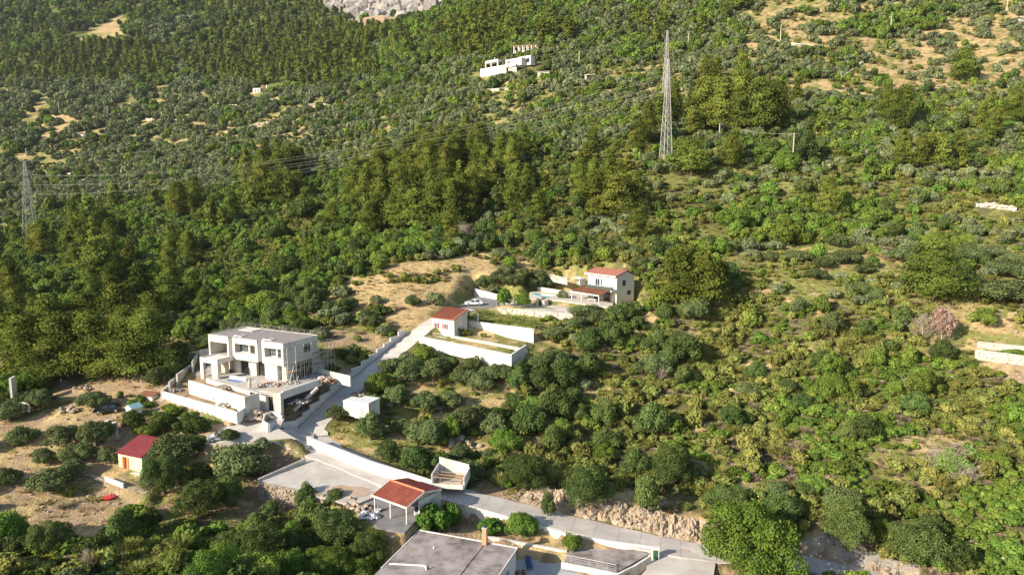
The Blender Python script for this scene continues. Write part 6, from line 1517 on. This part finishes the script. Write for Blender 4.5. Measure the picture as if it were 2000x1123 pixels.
    q, y = far(530, 184, -8); e = empty('far_shed', q, y, 'tiny white outbuilding right of the far white house', 'shed'); part('wall', 'white_wall', e, (0, 4, 0, 3, -1, 3)); part('roof', 'plaster', e, (-.3, 4.3, -.3, 3.3, 3.002, 3.3))
    q, y = far(735, 62, 0); e = empty('quarry_shed', q, y, 'tiny shed with a bluish roof below the grey cliff', 'shed'); part('wall', 'plaster', e, (-12, 12, 0, 8, -2, 4)); mb = MB(); mb.hexa([(-13, -1, 4.01), (13, -1, 4.01), (13, 9, 7), (-13, 9, 7), (-13, -1, 4.5), (13, -1, 4.5), (13, 9, 7.5), (-13, 9, 7.5)]); mb.build('roof', M['bluegrey'], e)
    q, y = far(735, 50, 0); mb = MB(); mb.prism([(-22, 0), (20, -3), (24, 8), (5, 14), (-18, 10)], [-3] * 5, [6, 5, 13, 17, 13]); o = mb.build('earth_cut', M['dirt'], None); o.location = q; tag(o, kind='structure', label='ochre earth cut above the tiny shed below the cliff')
    q, y = far(604, 212, -5); e = empty('field_hut', q, y, 'tiny brown field hut beside the pole in the valley', 'hut'); part('wall', 'rubble', e, (0, 9, 0, 5, -1, 3)); part('roof', 'plaster', e, (-.5, 9.5, -.5, 5.5, 3.002, 3.5)); part('wall', 'plaster', e, (12, 17, 0, 1, -1, 4))
    q, y = far(446, 214, -8); mb = MB(); mb.box(0, 13, 0, 1, -2, 4.2); mb.box(9, 13, -1, -.05, -2, 2.5); o = mb.build('field_wall', M['white_wall']); o.location = q; o.rotation_euler = (0, 0, y); tag(o, 'bright white wall standing alone in the left valley', 'wall')
    q, y = far(1142, 160, -15); e = empty('ruined_hut', q, y, 'small pale ruined hut right of the hillside villa', 'hut'); part('wall', 'stonewall', e, (0, 1, 0, 4, -1, 3.5), (1.01, 5, 3, 4, -1, 3)); part('slab', 'stonewall', e, (-.3, 6, -.3, 4.3, 3.52, 3.8))
    q, y = far(1050, 150, -15); e = empty('shed_roof', q, y, 'flat grey roofed hut below the hillside villa', 'hut'); part('wall', 'render', e, (0, 7, 0, 4, -1, 2.5)); part('roof', 'concrete', e, (-.5, 7.5, -.5, 4.5, 2.502, 2.8))
    q, y = far(1992, 50, 0); mb = MB(); 
    for k in range(12): mb.rock((rnd.uniform(-4, 4), rnd.uniform(-2, 2), rnd.uniform(.5, 4)), rnd.uniform(1, 2.4), .9, rnd)
    o = mb.build('white_outcrop', M['plaster']); o.location = q; tag(o, 'white rock outcrop at the top right edge', 'rock')
    # outcrops of pale limestone
    for i, (px, py, r_, lb) in enumerate([(885, 862, 1.1, 'pale limestone outcrop above the roofless enclosure'), (700, 772, .7, 'pale stones beside the white metal shed'), (1845, 700, .8, 'pale boulder above the stone terrace wall'), (920, 870, .9, 'pale limestone block right of the outcrop above the enclosure'), (1560, 500, .8, 'flat pale rock among the olives on the right slope'), (1255, 905, .6, 'small pale rock among the dark bushes above the road'), (760, 792, .8, 'pale stone heap behind the white metal shed'), (140, 805, 1.0, 'pale stone heap at the end of the dirt track'), (165, 760, .8, 'pale rocks at the foot of the pine wood'), (1040, 730, .7, 'pale rock by the lower corner of the villa plot')]):
        q = onT(px, py); mb = MB()
        for k in range(14): mb.rock((rnd.gauss(0, r_ * .9), rnd.gauss(0, r_ * .6), rnd.uniform(0, r_ * .6)), r_ * rnd.uniform(.25, .75), .75, rnd)
        o = mb.build('limestone_outcrop', M['stone']); o.location = q; tag(o, lb, 'rock')

def build_car(q, yaw, m, label):
    e = empty('parked_car', q, yaw, label, 'car')
    prof = [(-2.05, .35), (-2.08, .62), (-1.95, .82), (-1.0, .92), (-.35, 1.40), (.95, 1.45), (1.75, 1.02), (2.02, .95), (2.08, .55), (2.0, .33)]
    mb = MB(); n = len(prof); cuts = [(-.84, .80, .0), (-.78, .97, 0), (.78, .97, 0), (.84, .80, 0)]
    vs = []
    for y, s, _ in cuts:
        for x, z in prof:
            zz = z; yy = y
            if z > .95: yy = y * .80
            vs.append((x * (1 if abs(y) < .8 else .985), yy, zz if abs(y) < .8 else min(zz, zz)))
    fs = [(c * n + i, c * n + (i + 1) % n, (c + 1) * n + (i + 1) % n, (c + 1) * n + i) for c in range(3) for i in range(n)] + [tuple(range(n - 1, -1, -1)), tuple(range(3 * n, 4 * n))]
    mb.add(vs, fs); mb.build('body', M[m], e)
    g = MB(); g.hexa([(-.95, -.62, .965), (-.95, .62, .965), (-.42, .58, 1.375), (-.42, -.58, 1.375), (-.99, -.62, .985), (-.99, .62, .985), (-.46, .58, 1.40), (-.46, -.58, 1.40)]); g.build('windscreen', M['glass'], e)
    g = MB(); g.hexa([(1.05, -.58, 1.42), (1.05, .58, 1.42), (1.7, .62, 1.06), (1.7, -.62, 1.06), (1.09, -.58, 1.45), (1.09, .58, 1.45), (1.74, .62, 1.09), (1.74, -.62, 1.09)]); g.build('rear_window', M['glass'], e)
    for s in (-1, 1):
        for a, b in ((-.75, .15), (.22, 1.35)):
            g = MB(); y0 = s * .70; y1 = s * .715
            g.add([(a, s * .855, .93), (b, s * .855, .93), (b - .12, s * .69, 1.38), (a + .32, s * .69, 1.36)], [(0, 1, 2, 3)] if s < 0 else [(3, 2, 1, 0)]); g.build('side_window', M['glass'], e)
        h = MB(); h.box(-2.10, -1.98, s * .5 - .16, s * .5 + .16, .6, .75); h.build('headlight', M['frame'], e)
        h = MB(); h.box(2.03, 2.10, s * .6 - .14, s * .6 + .14, .65, .9); h.build('tail_light', M['red'], e)
        for x in (-1.3, 1.3):
            w = MB(); w.bar((x, s * .68, .33), (x, s * .87, .33), .33, 12); o = w.build('wheel', M['tyre'], e); w = MB(); w.bar((x, s * .872, .33), (x, s * .885, .33), .2, 8); w.build('rim', M['steel'], o)
    return e
def build_cars():
    build_car(onZ(*zc(842, 418), 9.75), R(22), 'blackcar', 'black car parked on the earth track below the pine wood')
    build_car(onZ(433, 859, 8.5), R(20), 'silver', 'silver car parked on the stone walled forecourt beside an olive tree')
    build_car(onZ(925, 596, 20.25), R(8), 'whitecar', 'white car parked on the grey parking place of the villa plot')
def build_pylons():
    def pylon(px, py, ptop, label, wpx, arm):
        q = onT(px, py); d = project(*q)[2]; h = (py - ptop) * d / FPX * 1.0; w = wpx * d / FPX / 2
        e = empty('lattice_pylon', q, R(18), label, 'pylon'); n = 15; lv = [h * (1 - (1 - k / n) ** 1.25) for k in range(n + 1)]
        wd = [w * (1 - .93 * z / h) + .12 for z in lv]
        lg, br = MB(), MB()
        cr = [(-1, -1), (1, -1), (1, 1), (-1, 1)]
        for a, b in cr: lg.bar((a * wd[0], b * wd[0], -.5), (a * wd[-1], b * wd[-1], h), .10, 4, .07)
        for k in range(n):
            for i in range(4):
                a, b = cr[i], cr[(i + 1) % 4]
                br.bar((a[0] * wd[k], a[1] * wd[k], lv[k]), (b[0] * wd[k + 1], b[1] * wd[k + 1], lv[k + 1]), .05); br.bar((b[0] * wd[k], b[1] * wd[k], lv[k]), (a[0] * wd[k + 1], a[1] * wd[k + 1], lv[k + 1]), .05); br.bar((a[0] * wd[k], a[1] * wd[k], lv[k]), (b[0] * wd[k], b[1] * wd[k], lv[k]), .04)
        lg.build('legs', M['steel'], e); br.build('bracing', M['steel'], e)
        tips = []
        for z, l in arm:
            am = MB(); zz = z * h
            for s in ((-1, 1) if l > 0 else (-1,)):
                l2 = abs(l); am.bar((0, 0, zz), (s * l2, 0, zz + .2), .09); am.bar((0, 0, zz + 1.3), (s * l2, 0, zz + .2), .07); am.bar((s * l2, 0, zz + .2), (s * l2, 0, zz - 1.0), .10)
                tips.append(q + np.array((s * l2 * math.cos(R(18)), s * l2 * math.sin(R(18)), zz - 1.0)))
            am.build('cross_arm', M['steel'], e)
        return q + np.array((0, 0, h)), tips
    arms = ((.72, 1.6), (.80, 1.4), (.88, 1.2))
    t1, a1 = pylon(62, 474, 318, 'white lattice pylon at the left edge above the scrub', 23, ((.62, 2.6), (.74, 2.4), (.86, 2.2)))
    t2, a2 = pylon(1300, 309, 124, 'tall white lattice pylon nearest on the right slope', 17, arms)
    t3, a3 = pylon(1299, 224, 66, 'slender lattice pylon rising just behind the tall pylon', 12, arms)
    def cable(a, b, sag, label, r=.024):
        mb = MB(); n = 26; pts = [Vector(tuple(a)).lerp(Vector(tuple(b)), k / n) + Vector((0, 0, -sag * 4 * (k / n) * (1 - k / n))) for k in range(n + 1)]; o0 = pts[0].copy()
        mb.path([p - o0 for p in pts], r, 4); o = mb.build('power_line', M['wire']); o.location = o0; tag(o, label, 'power line', 'power lines between the pylons'); return o
    lb = ['lowest left', 'lowest right', 'middle left', 'middle right', 'upper left', 'upper right']
    for k in range(6): cable(a1[k], a2[k], 9 + k * .5, lb[k] + ' wire from the left edge pylon to the tall pylon')
    cable(t1, t2, 6, 'top earth wire from the left edge pylon to the tall pylon', .02)
    cable(t1, t3, 5, 'top earth wire from the left edge pylon to the slender pylon', .02)
    for k in (0, 2, 4): cable(a1[k], np.array((-420., 330., a1[k][2] + 6)), 6, ['lowest', 'middle', 'upper'][k // 2] + ' wire leaving the left edge pylon out of the picture')
    # concrete and timber poles
    poles = [(116,222,200,'pale concrete pole leftmost of the three in the left valley'),(211,235,208,'pale concrete pole in the middle of the three in the left valley'),(317,240,219,'pale concrete pole rightmost of the three in the left valley'),(23,208,190,'short pale pole at the left edge of the valley'),(427,212,200,'small pole left of the lone white wall'),
             (605,199,176,'pale pole beside the tiny brown field hut'),(52,307,290,'short pole above the small lattice pylon'),(1524,86,50,'pole on the left of the straw slope'),(1344,94,67,'pole just right of the slender pylon tip'),(1739,64,32,'thin pole among the green bushes at the top right'),(1131,126,100,'pole right of the distant pergola'),
             (1405,270,240,'pole in front of the dark pine clump'),(1548,322,260,'tall thin pole right of the dark pine clump'),(1966,24,0,'pole at the top right edge'),(303,332,305,'thin pole in the middle of the left valley')]
    tp = {}
    for px, py, yt, l in poles:
        q = onT(px, py); d = project(*q)[2]; h = (py - yt) * d / FPX; e = empty('utility_pole', q, R(15), l, 'pole', 'utility poles along the slopes')
        mb = MB(); mb.bar((0, 0, -.5), (0, 0, h), .16 + d * .0004, 6, .10 + d * .0003); mb.build('shaft', M['polewood'], e); mb = MB(); mb.box(-.9, .9, -.06, .06, h - .6, h - .45); mb.build('cross_arm', M['polewood'], e); tp[px] = q + np.array((0, 0, h - .4))
    def link(a, b, s, l): 
        o = cable(a, b, s, l, .024); o['group'] = 'thin wires between the poles'
    link(tp[116], tp[211], 2, 'thin wire between the left and middle concrete poles'); link(tp[211], tp[317], 2, 'thin wire between the middle and right concrete poles'); link(tp[317], tp[605], 4, 'thin wire from the right concrete pole to the field hut pole')
    for s in (-.8, .8):
        o_ = np.array((s, s * .3, 0)); w = 'lower' if s < 0 else 'upper'
        link(tp[1405] + o_, tp[1548] + o_, 1.5, w + ' thin wire between the two poles at the dark pine clump'); link(tp[1548] + o_, P(2120, 306, 262) + o_, 3, w + ' thin wire leaving the tall thin pole to the right edge')
    link(tp[1405], tp[1344], 3, 'thin wire climbing from the pine clump pole towards the slender pylon')
def build_dead():
    def dead(px, py, w, h, m, seed, label, leafy=True, nm='dead_tree', cat='dead tree'):
        q = onT(px, py); d = project(*q)[2]; rr = w * d / FPX / 2; hh = h * d / FPX; e = empty(nm, q, seed, label, cat); rnd = random.Random(seed)
        tb = MB(); tb.bar((0, 0, -.3), (0, 0, hh * .8), .16, 5, .05)
        for k in range(70):
            z = hh * rnd.uniform(.06, .8); a = rnd.uniform(0, 6.28); l = rr * rnd.uniform(.45, 1.1) * (1.2 - z / hh); tip = Vector((math.cos(a) * l, math.sin(a) * l, z + l * rnd.uniform(.2, 1.5))); b0 = Vector((0, 0, z)); tb.bar(b0, tip, .03, 3, .01)
            for j in range(7): t0 = b0.lerp(tip, rnd.uniform(.4, 1)); tb.bar(t0, t0 + Vector((rnd.gauss(0, .4), rnd.gauss(0, .4), rnd.uniform(0, .6))) * rr * .3, .018, 3, .008)
        tb.build('branches', M['deadwood'], e)
        if leafy:
            c = bpy.data.objects.new('crown', lumpy_crown('dead_crown', F[m], 700 + seed, 900, .085, 26, 1.15, (.14, .26), .74)); COL.objects.link(c); c.parent = e; c.scale = (rr * .95, rr * .9, hh / 1.75); c.location = (0, 0, hh * .1)
    dead(1838, 668, 56, 75, 'deadpine', 1, 'pink brown dead pine below the big pine on the right')
    dead(1800, 672, 58, 66, 'deadpine', 2, 'bare grey dead tree left of the pink brown dead pine', False)
    dead(371, 396, 20, 46, 'deadred', 3, 'red brown dead conifer in the left scrub')
    dead(1845, 925, 110, 40, 'deadpine', 4, 'sprawling grey dead brush on the right slope', False, 'dead_brush', 'dead brush'); dead(1880, 950, 70, 40, 'deadpine', 5, 'smaller grey dead brush beside the sprawling one', False, 'dead_brush', 'dead brush')
    dead(170, 1123, 40, 60, 'deadpine', 6, 'pale dry shrub at the bottom left', False, 'dead_brush', 'dead brush'); dead(905, 470, 50, 34, 'deadpine', 7, 'greyish bare shrub above the dry straw field', False, 'dead_brush', 'dead brush'); dead(1780, 770, 46, 30, 'deadpine', 8, 'pale dry shrub above the bramble slope', False, 'dead_brush', 'dead brush'); dead(1290, 745, 40, 26, 'deadpine', 9, 'pale dry shrub among the broom in the middle', False, 'dead_brush', 'dead brush')
build_villa_site(); build_property(); build_lower(); build_cars(); build_pylons(); build_dead()
plant_all()
SMALL = ('posts', 'rails', 'tube_frame', 'bracing', 'legs', 'roof_railing', 'tile_rows', 'branches', 'stones', 'earth', 'rubble', 'sheeting', 'bricks', 'timber', 'scraps', 'blocks', 'gravel', 'sacks', 'rib', 'iron_gate', 'cross_arm', 'plank_deck', 'plant', 'tub', 'parapet')
for o in bpy.data.objects:
    if o.parent and o.name.split('.')[0] in SMALL: o['kind'] = 'stuff'

def make_haze():
    mb = MB(); mb.box(-1800, 1800, -40, 1760, -14, 640)
    o = mb.build('haze', None); m = bpy.data.materials.new('haze'); m.use_nodes = True; nt = m.node_tree; nt.nodes.clear()
    out = nt.nodes.new('ShaderNodeOutputMaterial'); v = nt.nodes.new('ShaderNodeVolumePrincipled')
    v.inputs['Color'].default_value = (.80, .88, 1.0, 1); v.inputs['Density'].default_value = HAZE; v.inputs['Anisotropy'].default_value = .3
    nt.links.new(v.outputs[0], out.inputs['Volume']); o.data.materials.append(m); o['kind'] = 'stuff'; o['label'] = 'thin summer haze over the hillside'
HAZE = 0.000045
make_haze()
